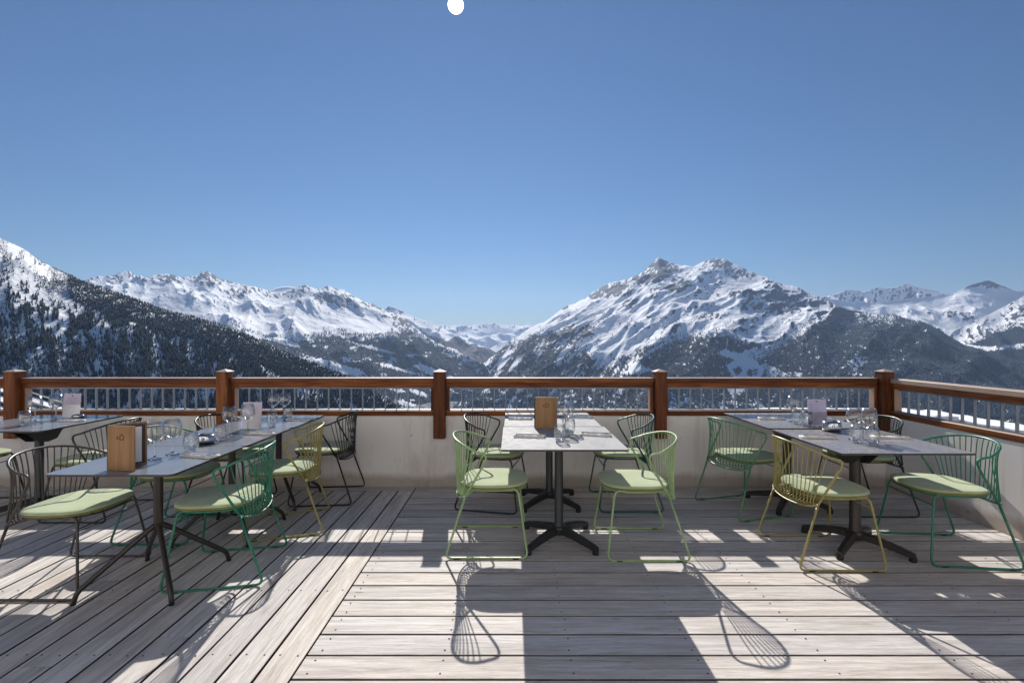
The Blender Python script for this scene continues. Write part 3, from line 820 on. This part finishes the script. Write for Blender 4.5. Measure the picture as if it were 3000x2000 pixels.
# ------------------------------------------------------------------ terrain
def _hash(ix, iy, seed):
    h = (ix.astype(np.int64) * 374761393 + iy.astype(np.int64) * 668265263 + seed * 1442695041) & 0xFFFFFFFF
    h = ((h ^ (h >> 13)) * 1274126177) & 0xFFFFFFFF
    h = (h ^ (h >> 16)) & 0xFFFFFFFF
    return h.astype(np.float64) / 4294967295.0
def gnoise(x, y, seed):
    ix = np.floor(x); iy = np.floor(y); fx = x - ix; fy = y - iy
    u = fx * fx * fx * (fx * (fx * 6 - 15) + 10); v = fy * fy * fy * (fy * (fy * 6 - 15) + 10)
    def g(dx, dy):
        a = _hash(ix + dx, iy + dy, seed) * 2 * np.pi
        return np.cos(a) * (fx - dx) + np.sin(a) * (fy - dy)
    return ((g(0, 0) * (1 - u) + g(1, 0) * u) * (1 - v) + (g(0, 1) * (1 - u) + g(1, 1) * u) * v) * 1.5
def fbm(x, y, seed, octv=5, gain=.5, lac=2.03):
    s = 0; a = 1.0; t = 0
    for i in range(octv): s = s + a * gnoise(x, y, seed + i * 17); t += a; a *= gain; x = x * lac + 3.1; y = y * lac + 7.7
    return s / t
def ridged(x, y, seed, octv=5, gain=.47, lac=2.07):
    s = 0; a = 1.0; t = 0; w = 1.0
    for i in range(octv):
        n = 1 - np.abs(gnoise(x, y, seed + i * 13)) * 1.25; n = n * n * w; w = np.clip(n * 1.6, 0, 1)
        s = s + a * n; t += a; a *= gain; x = x * lac + 1.7; y = y * lac + 9.2
    return s / t - .45
def sm(a, b, x): t = np.clip((x - a) / (b - a), 0, 1); return t * t * (3 - 2 * t)
def itp(tab, u): a = np.array(tab, float); return np.interp(u, a[:, 0], a[:, 1])
def inpoly(u, v, poly):
    inside = np.zeros(u.shape, bool); n = len(poly); j = n - 1
    for i in range(n):
        xi, yi = poly[i]; xj, yj = poly[j]
        c = ((yi > v) != (yj > v)) & (u < (xj - xi) * (v - yi) / (yj - yi + 1e-9) + xi); inside ^= c; j = i
    return inside
def grid_mesh(name, X, Y, Z, cover, matl):
    nr, nc = X.shape; me = bpy.data.meshes.new(name)
    co = np.stack([X, Y, Z], -1).reshape(-1, 3).astype(np.float32)
    idx = np.arange(nr * nc).reshape(nr, nc)
    q = np.stack([idx[:-1, :-1], idx[1:, :-1], idx[1:, 1:], idx[:-1, 1:]], -1).reshape(-1, 4)
    me.vertices.add(len(co)); me.vertices.foreach_set('co', co.ravel())
    me.loops.add(q.size); me.loops.foreach_set('vertex_index', q.ravel().astype(np.int32))
    me.polygons.add(len(q)); me.polygons.foreach_set('loop_start', np.arange(0, q.size, 4, dtype=np.int32))
    me.polygons.foreach_set('use_smooth', np.ones(len(q), bool))
    me.update(calc_edges=True); me.validate()
    if cover is not None:
        at = me.color_attributes.new('cover', 'FLOAT_COLOR', 'POINT')
        c = np.zeros((len(co), 4), np.float32); c[:, 0] = cover[0].ravel(); c[:, 1] = cover[1].ravel(); c[:, 3] = 1
        at.data.foreach_set('color', c.ravel())
    me.materials.append(matl)
    o = bpy.data.objects.new(name, me); COL.objects.link(o); o['kind'] = 'structure'; return o
def massif(name, sil, dr, db, zb, u0, u1, du, rows, amp, wl, seed, prof=1.0, shear=0.0, stretch=.4, jag=1.0, cover=None, back=.5, wmin=.12, ridge_w=.18, sym=0.5, spread=70):
    u = np.arange(u0, u1 + du, du, dtype=float)
    py = itp(sil, u) + jag * 3.0 * fbm(u / 26.0, u * 0 + seed, seed + 5, 5, .62)
    def smooth(a, sig):
        k_ = int(3 * sig / du) + 1; g_ = np.exp(-.5 * (np.arange(-k_, k_ + 1) * du / sig) ** 2); g_ /= g_.sum()
        return np.convolve(np.pad(a, k_, mode='reflect', reflect_type='odd'), g_, 'valid')
    Dr = smooth(itp(dr, u), 70); Db = smooth(itp(db, u), 70); zr0 = CAMZ - (py - 1000) / F * Dr
    zs = smooth(zr0, spread)
    tb = np.linspace(-.25, 0, 10)[:-1]; tf = np.linspace(0, 1, rows) ** 1.12
    t = np.concatenate([tb, tf])[:, None]; U = u[None, :]
    Y = Dr + (Db - Dr) * t
    zr = zs + (zr0 - zs) * np.exp(-np.abs(t) / .075)
    g = np.where(t < 0, np.abs(t) * back * 2, np.abs(t) ** prof if np.isscalar(prof) else prof(np.clip(t, 0, 1)))
    Z = zr + (zb - zr) * g
    X = (U - 1500) / F * Y
    w = np.where(t < 0, wmin, wmin + (1 - wmin) * sm(0, ridge_w, t)) * (1 - sm(.9, 1.0, t) * .7)
    xs = X + shear * (11000 - Y)
    n = ridged(xs / wl, Y / wl * stretch, seed, 6, .52) + sym * fbm(xs / wl * .8 + 5, Y / wl * .6, seed + 50, 6)
    Z = Z + amp * w * n
    gy, gx = np.gradient(Z); dY = np.gradient(Y, axis=0); dX = np.gradient(X, axis=1)
    slope = np.hypot(gy / np.where(np.abs(dY) < 1e-3, 1e-3, dY), gx / np.where(np.abs(dX) < 1e-3, 1e-3, dX))
    PY = 1000 - (Z - CAMZ) / Y * F; UU = np.broadcast_to(U, X.shape)
    cv = cover(UU, PY, X, Y, Z, slope, n, t) if cover else (np.zeros_like(X), np.zeros_like(X))
    return grid_mesh(name, X, Y, Z, (np.clip((cv[0] - .42) * 1.75, 0, 1), cv[1]), M['terrain']), (u, X, Y, Z, cv[0], cv[1], PY)

def rockmask(slope, X, Y, seed, lo=.62, hi=1.1, wl=220.0, k=.35):
    return sm(lo, hi, slope + k * fbm(X / wl, Y / wl, seed, 4) * 1.6)

def streaky(env, U, PY, seed, sx=8.0, sy=17.0, lean=.6):
    q = U + lean * PY
    st = fbm(q / sx, PY / sy, seed, 5, .62) + .5 * fbm(q / (sx * 3), PY / (sy * 2), seed + 9, 3)
    return sm(.34, .66, env * .62 + st * .85)
def blob(U, PY, lst, seed, lean=0.0):
    e0 = np.zeros_like(U); w_ = 1.0 * fbm(U / 16, PY / 14, seed, 5, .6)
    for cx, cy, rx, ry, k_ in lst:
        e = ((U - cx - lean * (PY - cy)) / rx) ** 2 + ((PY - cy) / ry) ** 2
        e0 = np.maximum(e0, k_ * sm(1.25, .3, e + w_))
    return e0
# far head of the valley
S4 = [(1150, 975), (1280, 955), (1325, 952), (1354, 957), (1391, 953), (1423, 949), (1449, 947), (1471, 954), (1503, 950), (1529, 956), (1548, 949), (1567, 954), (1640, 948), (1800, 960)]
massif('mountain', S4, [(0, 22000), (3000, 22000)], [(0, 15500), (3000, 15500)], -500, 1150, 1800, 3, 70, 520, 1900, 11, .8, 0, .7, 1.2,
       lambda U, PY, X, Y, Z, s, n, t: (np.zeros_like(X), streaky(sm(40, 5, PY - itp(S4, U)) * .6, U, PY, 3, 9, 9, 0)))
# ridge behind the left range, its lower part wooded
S3 = [(1000, 960), (1100, 915), (1127, 906), (1140, 896), (1162, 901), (1210, 926), (1258, 942), (1290, 961), (1322, 974), (1363, 993), (1401, 1011), (1433, 1020), (1480, 1050), (1560, 1100)]
def cov3(U, PY, X, Y, Z, s, n, t):
    f = sm(-8, 14, PY - itp([(1000, 985), (1230, 960), (1290, 985), (1345, 984), (1420, 1010), (1600, 1010)], U) + 16 * fbm(U / 22, PY / 12, 4, 4))
    return f * .9, streaky(sm(30, 3, PY - itp(S3, U)) * .55, U, PY, 5, 9, 10, -.4)
massif('mountain', S3, [(1000, 14000), (1600, 13000)], [(1000, 8200), (1600, 8200)], -800, 1000, 1570, 2, 110, 300, 1100, 21, .95, -.3, .5, .8, cov3)
# left range
S2 = [(-400, 850), (0, 840), (150, 830), (242, 819), (287, 808), (335, 808), (354, 797), (379, 793), (399, 809), (430, 814), (446, 806), (472, 801), (501, 801), (529, 812), (555, 809), (584, 806), (590, 795), (603, 793), (625, 803), (654, 819), (686, 824), (727, 838), (748, 840), (783, 850), (827, 858), (853, 847), (878, 837), (898, 835), (923, 847), (942, 847), (963, 837), (987, 847), (1012, 851), (1035, 866), (1067, 885), (1092, 890), (1127, 910), (1178, 926), (1210, 955), (1242, 981), (1290, 1009), (1338, 1024), (1386, 1057), (1433, 1089), (1480, 1125)]
def cov2(U, PY, X, Y, Z, s, n, t):
    tl = itp([(-400, 930), (200, 940), (600, 935), (700, 950), (748, 965), (843, 980), (917, 973), (965, 962), (1006, 958), (1051, 974), (1130, 972), (1210, 962), (1260, 985), (1450, 1090)], U)
    nn = fbm(U / 40, PY / 15, 61, 5, .6)
    f = sm(-10, 34, PY - tl + 24 * nn)
    f = f * (.92 + .08 * sm(-10, 70, PY - tl + 30 * nn))
    cl = fbm(U / 46 + PY / 60, PY / 17 - U / 70, 77, 5, .6)
    f = f * (1 - .85 * sm(.16, .30, cl))
    for (cx, cy, rx, ry) in ((840, 1003, 30, 9), (965, 1070, 70, 15), (1020, 1085, 42, 14), (1255, 1085, 26, 13), (1165, 1080, 60, 5), (1153, 1052, 4, 14), (1095, 1020, 55, 5), (760, 985, 35, 5), (1000, 1130, 24, 14), (1225, 1150, 24, 8), (1330, 1110, 20, 7), (1195, 1185, 34, 9), (1290, 1150, 26, 6)):
        e = ((U - cx - .9 * (PY - cy)) / rx) ** 2 + ((PY - cy - .25 * (U - cx)) / ry) ** 2 + 1.1 * fbm(U / 7, PY / 5, int(cx), 3)
        f = f * (1 - .95 * (1 - sm(.6, 1.1, e)))
    depth = PY - itp(S2, U)
    env = sm(34, 2, depth + 20 * fbm(U / 30, PY / 20, 91, 4)) * .75
    env = np.maximum(env, blob(U, PY, [(335, 815, 40, 18, .9), (500, 815, 50, 16, .9), (610, 815, 50, 26, 1.), (700, 862, 50, 20, .8), (880, 860, 40, 24, .8), (975, 875, 75, 22, .9), (1020, 900, 60, 14, .6), (1185, 958, 45, 34, 1.), (560, 855, 25, 8, .5)], 13))
    rk = np.maximum(streaky(env, U, PY, 44, 9, 11, -.5), rockmask(s, X, Y, 8, 1.0, 1.4, 260))
    rk = np.maximum(rk, .8 * sm(.30, .46, fbm((U - .8 * PY) / 16, (PY + .3 * U) / 11, 46, 4, .6)) * sm(960, 930, PY))
    return f, rk
_, G2 = massif('mountain', S2, [(-400, 12500), (600, 12200), (1000, 11000), (1480, 8200)], [(-400, 4300), (600, 4600), (1480, 5200)], -800, -400, 1480, 2, 260, 300, 1500, 31, 1.12, -.55, .45, 1.3, cov2, sym=.55)
massif('mountain', [(760, 870), (792, 851), (812, 843), (830, 839), (848, 839), (866, 842), (890, 850), (930, 870)], [(700, 15500), (1000, 15500)], [(700, 12500), (1000, 12500)], 300, 760, 930, 3, 40, 40, 1200, 35, 1.6, 0, .5, .3)
# distant rocky mountain at the right
S6 = [(2250, 900), (2425, 868), (2473, 849), (2515, 849), (2527, 853), (2569, 841), (2594, 846), (2639, 838), (2655, 830), (2677, 838), (2722, 847), (2760, 860), (2840, 885), (2950, 905)]
massif('mountain', S6, [(2200, 16000), (3000, 16000)], [(2200, 12500), (3000, 12500)], -300, 2250, 2950, 2, 90, 420, 900, 41, .9, .1, .5, 1.2,
       lambda U, PY, X, Y, Z, s, n, t: (np.zeros_like(X), streaky(np.full_like(X, .62), U, PY, 9, 8, 10, .4)))
# open snow slopes at the right
S7 = [(2200, 860), (2330, 868), (2441, 877), (2489, 882), (2553, 886), (2664, 874), (2728, 868), (2792, 862), (2802, 857), (2840, 836), (2872, 827), (2897, 822), (2920, 831), (2951, 844), (2977, 853), (3000, 854), (3300, 880), (3700, 870)]
def cov7(U, PY, X, Y, Z, s, n, t):
    rk = rockmask(s, X, Y, 12, 1.0, 1.4, 300)
    pk = streaky(blob(U, PY, [(2905, 836, 34, 14, .9), (2800, 920, 60, 10, .7)], 23), U, PY, 24, 7, 9)
    f = sm(-6, 12, PY - itp([(2200, 930), (2600, 945), (2700, 948), (2860, 945), (2950, 955), (3700, 990)], U) + 24 * fbm(U / 20, PY / 8, 6, 4)) * .62
    return f, np.maximum(rk, pk)
massif('mountain', S7, [(2200, 13500), (3000, 14000), (3700, 14000)], [(2200, 9600), (3700, 9800)], -420, 2200, 3700, 2.5, 130, 190, 1300, 51, .8, .3, .6, .5, cov7, sym=.8)
# right main massif and its wooded shoulder
S5 = [(1300, 1130), (1430, 1055), (1490, 1005), (1540, 968), (1567, 952), (1605, 936), (1637, 910), (1653, 898), (1685, 888), (1717, 874), (1733, 859), (1764, 840), (1790, 826), (1822, 821), (1844, 816), (1867, 805), (1889, 792), (1905, 773), (1921, 757), (1930, 752), (1940, 757), (1956, 765), (1985, 775), (1997, 778), (2013, 778), (2029, 783), (2045, 773), (2064, 765), (2083, 759), (2095, 756), (2121, 757), (2146, 770), (2162, 775), (2194, 792), (2226, 805), (2248, 812), (2268, 823), (2290, 831), (2338, 840), (2357, 853), (2401, 869), (2441, 890), (2473, 905), (2537, 916), (2585, 922), (2617, 919), (2649, 931), (2712, 945), (2760, 970), (2792, 992), (2824, 1011), (2888, 1031), (3000, 1062), (3300, 1120), (3700, 1160)]
TL5 = [(1300, 1060), (1430, 1035), (1480, 1005), (1540, 985), (1590, 968), (1650, 965), (1690, 1000), (1740, 1040), (1770, 1048), (1850, 1030), (1900, 1008), (1955, 988), (2020, 980), (2100, 970), (2156, 968), (2175, 1008), (2188, 1030), (2242, 993), (2290, 961), (2338, 939), (2401, 917), (2450, 897), (2500, 904), (3700, 904)]
def Z4(pts): return [(1700 + x / 3.136, 700 + y / 3.136) for x, y in pts]
PISTES = [Z4([(1700, 760), (1430, 960), (1250, 1045), (1330, 1085), (1420, 1110), (1335, 1165), (1400, 1275), (1345, 1390), (1400, 1475), (1450, 1475), (1520, 1380), (1660, 1275), (1700, 1190), (1560, 1095), (1515, 1060), (1560, 990), (1850, 800)]),
          Z4([(800, 945), (640, 1020), (540, 1085), (430, 1140), (470, 1180), (400, 1235), (420, 1250), (660, 1205), (560, 1165), (545, 1110), (640, 1050), (800, 962)]),
          Z4([(470, 940), (360, 1000), (420, 1050), (280, 1045), (190, 1080), (370, 1090), (520, 1020), (620, 960)]),
          [(2483, 1060), (2510, 1045), (2553, 1037), (2540, 1065), (2515, 1075), (2528, 1100), (2500, 1105)],
          [(2080, 1195), (2130, 1160), (2230, 1165), (2240, 1195), (2160, 1205)], [(1960, 1160), (2060, 1165), (2110, 1185), (2060, 1205), (1965, 1195)],
          [(1600, 1165), (1680, 1150), (1700, 1180), (1620, 1190)], [(2240, 1062), (2300, 1092), (2350, 1090), (2345, 1104), (2250, 1104), (2225, 1070)]]
CLUMPS = [(2165, 1022, 19, 15), (2162, 1085, 15, 14), (2203, 1092, 18, 12), (2130, 1055, 14, 10)]
def cov5(U, PY, X, Y, Z, s, n, t):
    wob = 9 * fbm(U / 9, PY / 6, 71, 4); wob2 = 7 * fbm(U / 8 + 40, PY / 6, 72, 4)
    nn = fbm(U / 34, PY / 16, 62, 5, .62)
    f = sm(-12, 14 + 62 * sm(2120, 2230, U) * sm(3000, 2700, U), PY - itp(TL5, U) + 26 * nn)
    # snowy gullies running down the left flank
    q = (U + .75 * (PY - 900))
    gul = fbm(q / 26, (PY - .35 * U) / 120, 82, 5, .6)
    left = sm(1960, 1720, U)
    f = f * (1 - .95 * left * sm(.0, .20, gul))
    ribs = fbm(q / 13, (PY - .4 * U) / 60, 84, 4, .6)
    f = np.maximum(f, .75 * sm(.14, .30, ribs) * sm(1560, 1700, U) * sm(2260, 2100, U) * sm(900, 950, PY))
    f = f * (.74 + .26 * sm(-10, 80, PY - itp(TL5, U) + 30 * fbm(U / 50, PY / 25, 97, 3)))
    brk = sm(-.12, .22, fbm(U / 13, PY / 7, 98, 4, .65))
    for i_, p in enumerate(PISTES): f = np.where(inpoly(U + wob, PY + wob2, p), f * (.06 if i_ < 3 else .12 + .8 * brk), f)
    f = np.where(PY > 1150, np.maximum(f, .8 * (1 - sm(.05, .3, fbm(U / 40, PY / 14, 99, 4, .6)))), f)
    for cx, cy, rx, ry in CLUMPS:
        f = np.maximum(f, 1 - sm(.5, 1.1, ((U - cx) / rx) ** 2 + ((PY - cy) / ry) ** 2 + .9 * fbm(U / 7, PY / 5, 15, 3)))
    f = f * (1 - .7 * sm(.16, .34, fbm(U / 16 + PY / 30, PY / 12 - U / 60, 88, 5, .7)))
    env = blob(U, PY, [(1935, 790, 62, 40, 1.15), (1880, 815, 50, 24, 1.), (1800, 848, 72, 26, 1.1), (1750, 862, 40, 16, 1.), (1985, 835, 42, 26, 1.), (1915, 860, 22, 22, .8), (1845, 890, 26, 20, .8), (2100, 770, 62, 20, 1.), (2180, 800, 60, 20, .85), (2260, 822, 50, 12, .7), (2150, 862, 70, 13, .75), (2050, 905, 40, 12, .6), (1690, 975, 55, 34, 1.), (1600, 1000, 60, 30, 1.), (1530, 1020, 40, 26, 1.), (2290, 905, 60, 20, .9), (2080, 925, 60, 12, .7), (1920, 930, 40, 8, .6), (1655, 900, 14, 10, .8), (2340, 860, 40, 8, .7)], 51, -.35)
    rk = np.maximum(streaky(env, U, PY, 54, 9, 13, .75), rockmask(s, X, Y, 14, 1.0, 1.45, 240))
    sc_ = fbm((U + .9 * PY) / 15, (PY - .55 * U) / 15, 93, 5, .62)
    rk = np.maximum(rk, .85 * sm(.25, .40, sc_) * sm(1010, 960, PY))
    return np.clip(f, 0, 1), rk
_, G5 = massif('mountain', S5, [(1300, 9400), (1700, 11800), (1930, 12700), (2100, 12400), (2400, 10400), (2600, 9000), (3000, 6800), (3700, 5800)], [(1300, 4300), (1900, 4500), (2400, 4300), (3000, 3800), (3700, 3600)], -800,
       1300, 3700, 2, 300, 280, 1500, 66, 1.08, .75, .42, 1.4, cov5, sym=.6)
# nearer right-hand ridge
S8 = [(2700, 1080), (2780, 985), (2792, 970), (2843, 944), (2856, 938), (2904, 916), (2951, 893), (3000, 866), (3150, 800), (3400, 740), (3800, 700)]
def cov8(U, PY, X, Y, Z, s, n, t):
    tl = itp([(2700, 1000), (2843, 1002), (2920, 973), (2961, 954), (3000, 956), (3200, 930), (3800, 880)], U)
    f = sm(-8, 10, PY - tl + 18 * fbm(U / 22, PY / 12, 33, 5, .6))
    band = np.abs(PY - itp([(2800, 1012), (2900, 1022), (3000, 1012), (3800, 960)], U)) + 6 * fbm(U / 12, PY / 5, 35, 4)
    f = f * (1 - .9 * sm(9, 4, band))
    f = np.maximum(f, .8 * sm(.12, .3, fbm((U + 1.3 * PY) / 18, (PY - .5 * U) / 70, 37, 4)) * sm(2860, 2920, U))
    return f, np.maximum(rockmask(s, X, Y, 19, 1.0, 1.4, 200), .8 * sm(.2, .36, fbm((U + PY) / 20, (PY - .5 * U) / 10, 39, 5)))
_, G8 = massif('mountain', S8, [(2700, 9800), (3000, 10200), (3800, 10200)], [(2700, 7900), (3000, 7600), (3800, 7000)], -500, 2700, 3800, 2.5, 170, 190, 800, 73, .9, .8, .5, 1.0, cov8)
# near wooded hillside at the left
S1 = [(-1100, 330), (-500, 520), (-200, 630), (0, 696), (38, 714), (80, 736), (112, 760), (143, 776), (185, 797), (236, 823), (319, 848), (399, 877), (478, 906), (574, 928), (638, 947), (701, 971), (780, 1008), (859, 1041), (939, 1070), (1019, 1105), (1140, 1176), (1250, 1245), (1400, 1340)]
def prof1(t): return np.interp(t, [0, .25, .5, .75, 1.0], [0, .135, .36, .66, 1.0])
hill, (hu, HX, HY, HZ, _a, _b, _c) = massif('hillside', S1, [(-1100, 2300), (0, 2050), (600, 1800), (1000, 1500), (1400, 1250)], [(-1100, 900), (0, 860), (700, 860), (1400, 820)], -420,
       -1100, 1400, 4, 150, 34, 260, 83, prof1, -.35, .4, .35, lambda U, PY, X, Y, Z, s, n, t: (np.zeros_like(X), .5 * sm(.25, .5, fbm(X / 60, Z / 30, 7, 4))), sym=.7, ridge_w=.12)
rng = np.random.default_rng(5)
NT = 240000
ru = rng.random(NT) * (HX.shape[1] - 2); rt_ = 9 + rng.random(NT) ** .8 * (HX.shape[0] - 12)
ci = ru.astype(int); ri = rt_.astype(int); fu = ru - ci; fv = rt_ - ri
def bil(A): return (A[ri, ci] * (1 - fu) + A[ri, ci + 1] * fu) * (1 - fv) + (A[ri + 1, ci] * (1 - fu) + A[ri + 1, ci + 1] * fu) * fv
tx, ty, tz = bil(HX), bil(HY), bil(HZ)
tu = 1500 + tx / ty * F; tp = 1000 - (tz - CAMZ) / ty * F
gap = fbm(tu / 34, tp / 85, 301, 5, .6) + .45 * fbm(tu / 11, tp / 26, 302, 3)
below = tp - itp(S1, tu)
open_top = sm(260, 60, tu) * sm(170, 40, below) + .8 * sm(330, 120, tu) * sm(60, 110, below) * sm(220, 150, below)
dens = 1.0 - .88 * sm(-.07, .13, gap + .06 * sm(500, 100, tu)) - .38 * open_top
dens = np.where((below < 70) & (tu > 150), 1.0, dens)
dens = np.where(tu > 1050, np.maximum(dens, .6), dens)
keep = (rng.random(NT) < dens) & (tu > -620) & (tp < 1330)
tx, ty, tz, tu, tp, below = tx[keep], ty[keep], tz[keep], tu[keep], tp[keep], below[keep]
if len(tx) > 100000: tx, ty, tz, below, tu = [a[:100000] for a in (tx, ty, tz, below, tu)]
n = len(tx); hgt = (7.0 + 12 * rng.random(n) ** 1.6) * (0.55 + .45 * sm(0, 160, below)) * np.where(tu < 200, .62 + .38 * sm(60, 200, below), 1.0)
tiers = [(0.06, .40, .20), (0.26, .62, .155), (0.48, .82, .11), (0.68, 1.0, .065)]; K = 6
V = np.zeros((n, len(tiers) * (K + 1), 3)); Fc = []
base_ang = rng.random((n, 1)) * 6.28
for i, (z0, z1, rr) in enumerate(tiers):
    ang = base_ang + np.arange(K)[None, :] * 2 * np.pi / K + i * .5
    r_ = hgt[:, None] * rr * (.75 + .5 * rng.random((n, K)))
    V[:, i * (K + 1):i * (K + 1) + K, 0] = tx[:, None] + r_ * np.cos(ang); V[:, i * (K + 1):i * (K + 1) + K, 1] = ty[:, None] + r_ * np.sin(ang)
    V[:, i * (K + 1):i * (K + 1) + K, 2] = tz[:, None] + hgt[:, None] * (z0 + .05 * (rng.random((n, K)) - .5)) - .5
    V[:, i * (K + 1) + K, 0] = tx; V[:, i * (K + 1) + K, 1] = ty; V[:, i * (K + 1) + K, 2] = tz + hgt * z1 - .5
    for k_ in range(K): Fc.append((i * (K + 1) + k_, i * (K + 1) + (k_ + 1) % K, i * (K + 1) + K))
Fc = np.array(Fc); nv = V.shape[1]
tri = (Fc[None] + (np.arange(n) * nv)[:, None, None]).reshape(-1, 3)
me = bpy.data.meshes.new('conifer_forest')
me.vertices.add(n * nv); me.vertices.foreach_set('co', V.reshape(-1).astype(np.float32))
me.loops.add(tri.size); me.loops.foreach_set('vertex_index', tri.ravel().astype(np.int32))
me.polygons.add(len(tri)); me.polygons.foreach_set('loop_start', np.arange(0, tri.size, 3, dtype=np.int32))
me.update(calc_edges=True); me.materials.append(M['conifer'])
o = bpy.data.objects.new('conifer_forest', me); COL.objects.link(o)
tag(o, 'far dense conifer forest covering the snowy hillside at the left', 'forest', None, 'stuff')
# far woods: small trees standing where the slopes are wooded
def far_wood(label, G, N, h0, h1, seed, umax=3120):
    u, X, Y, Z, Fm, Rm, PY = G; rg = np.random.default_rng(seed); nr, nc = X.shape
    cu = rg.random(N) * (nc - 1.01); cr = 9 + rg.random(N) * (nr - 10.01)
    c = cu.astype(int); r = cr.astype(int); a = cu - c; b = cr - r
    def bl(A): return (A[r, c] * (1 - a) + A[r, c + 1] * a) * (1 - b) + (A[r + 1, c] * (1 - a) + A[r + 1, c + 1] * a) * b
    x, y, z, f, py = bl(X), bl(Y), bl(Z), bl(Fm), bl(PY); px = 1500 + x / y * F
    keep = (rg.random(N) < np.clip(f * 1.15 - .06, .012, 1) * np.where(f < .1, .25, 1)) & (py < 1225) & (px > -60) & (px < umax)
    x, y, z = x[keep], y[keep], z[keep]; n = len(x)
    h = (h0 + (h1 - h0) * rg.random(n) ** 1.5); K = 5
    V = np.zeros((n, K + 1, 3)); an = rg.random((n, 1)) * 6.28 + np.arange(K)[None] * 2 * np.pi / K
    rr = h[:, None] * (.20 + .10 * rg.random((n, K)))
    V[:, :K, 0] = x[:, None] + rr * np.cos(an); V[:, :K, 1] = y[:, None] + rr * np.sin(an); V[:, :K, 2] = z[:, None] - 1.5 + h[:, None] * .12 * rg.random((n, K))
    V[:, K, 0] = x; V[:, K, 1] = y; V[:, K, 2] = z + h
    fc = np.array([(k, (k + 1) % K, K) for k in range(K)])
    tr = (fc[None] + (np.arange(n) * (K + 1))[:, None, None]).reshape(-1, 3)
    me = bpy.data.meshes.new('conifer_forest'); me.vertices.add(n * (K + 1)); me.vertices.foreach_set('co', V.reshape(-1).astype(np.float32))
    me.loops.add(tr.size); me.loops.foreach_set('vertex_index', tr.ravel().astype(np.int32))
    me.polygons.add(len(tr)); me.polygons.foreach_set('loop_start', np.arange(0, tr.size, 3, dtype=np.int32))
    me.update(calc_edges=True); me.materials.append(M['conifer'])
    ob = bpy.data.objects.new('conifer_forest', me); COL.objects.link(ob); tag(ob, label, 'forest', None, 'stuff'); print('wood', n)
far_wood('distant dark forest on the lower slopes of the left snowy range', G2, 110000, 18, 34, 3)
far_wood('distant dark forest on the lower slopes of the big right hand mountain', G5, 190000, 16, 30, 4)
far_wood('distant dark forest on the ridge at the far right edge', G8, 40000, 16, 30, 6)
# valley ground: one sheet falling away below the terrace and flat out to the horizon
rr = np.concatenate([[7.5, 12, 20, 40, 80], np.geomspace(120, 60000, 60)]); aa = np.linspace(0, 2 * np.pi, 97)
RR, AA = np.meshgrid(rr, aa, indexing='ij')
GX = RR * np.sin(AA); GY = RR * np.cos(AA)
GZ = -4.5 - np.tan(R(13)) * (RR - 7.5); GZ = np.maximum(GZ, -740 - 0 * RR)
grid_mesh('ground', GX[::-1], GY[::-1], GZ[::-1], (np.where(RR > 900, .60, .0)[::-1], np.zeros_like(GX)), M['terrain'])

# ------------------------------------------------------------------ haze
HAZE = True
if HAZE:
    mb = MB(); mb.box(-27000, 27000, -9000, 27000, -741.5, 2420)
    m_ = bpy.data.materials.new('haze'); m_.use_nodes = True; nt = m_.node_tree
    for n_ in list(nt.nodes): nt.nodes.remove(n_)
    out = nt.nodes.new('ShaderNodeOutputMaterial'); pv = nt.nodes.new('ShaderNodeVolumePrincipled')
    pv.inputs['Color'].default_value = (.47, .64, .97, 1); pv.inputs['Density'].default_value = 2.1e-5
    pv.inputs['Anisotropy'].default_value = .35
    lk(nt, pv.outputs[0], out.inputs['Volume'])
    o = mb.build('haze', m_); o['kind'] = 'stuff'; o['label'] = 'thin blue haze filling the valley air'; o['category'] = 'haze'

# ------------------------------------------------------------------ light, camera
sd = Vector((-.1164, 1.0, .695)).normalized()
elev = math.asin(sd.z); az = math.atan2(sd.x, sd.y)
w = bpy.data.worlds.new('World'); sc.world = w; w.use_nodes = True; nt = w.node_tree
bg = nt.nodes['Background']; sky = nt.nodes.new('ShaderNodeTexSky'); sky.sky_type = 'NISHITA'
sky.sun_elevation = elev; sky.sun_rotation = az
sky.sun_disc = True; sky.sun_size = R(1.5); sky.sun_intensity = .0006     # the sun stands in the picture: its disc shows but lights nothing
sky.altitude = 4200; sky.air_density = 2.1; sky.dust_density = .30; sky.ozone_density = 10.0
lk(nt, sky.outputs[0], bg.inputs[0]); bg.inputs[1].default_value = .05
L = bpy.data.lights.new('sun', 'SUN'); L.energy = 5.0; L.angle = R(.5); L.color = (1, .955, .89)
lo = bpy.data.objects.new('sun', L); COL.objects.link(lo); lo.rotation_euler = sd.to_track_quat('Z', 'Y').to_euler()
cam = bpy.data.cameras.new('camera'); cam.lens = 17; cam.sensor_width = 36; cam.clip_start = .05; cam.clip_end = 120000
co = bpy.data.objects.new('camera', cam); COL.objects.link(co); co.location = (0, 0, CAMZ); co.rotation_euler = (R(90), 0, 0)
sc.camera = co
vs = sc.view_settings; vs.view_transform = 'Standard'; vs.look = 'None'; vs.exposure = .36; vs.gamma = 1
sc.render.engine = 'CYCLES'
sc.cycles.transparent_max_bounces = 32; sc.cycles.max_bounces = 10; sc.cycles.diffuse_bounces = 5; sc.cycles.glossy_bounces = 5
sc.cycles.caustics_reflective = False; sc.cycles.caustics_refractive = False
sc.cycles.use_denoising = True
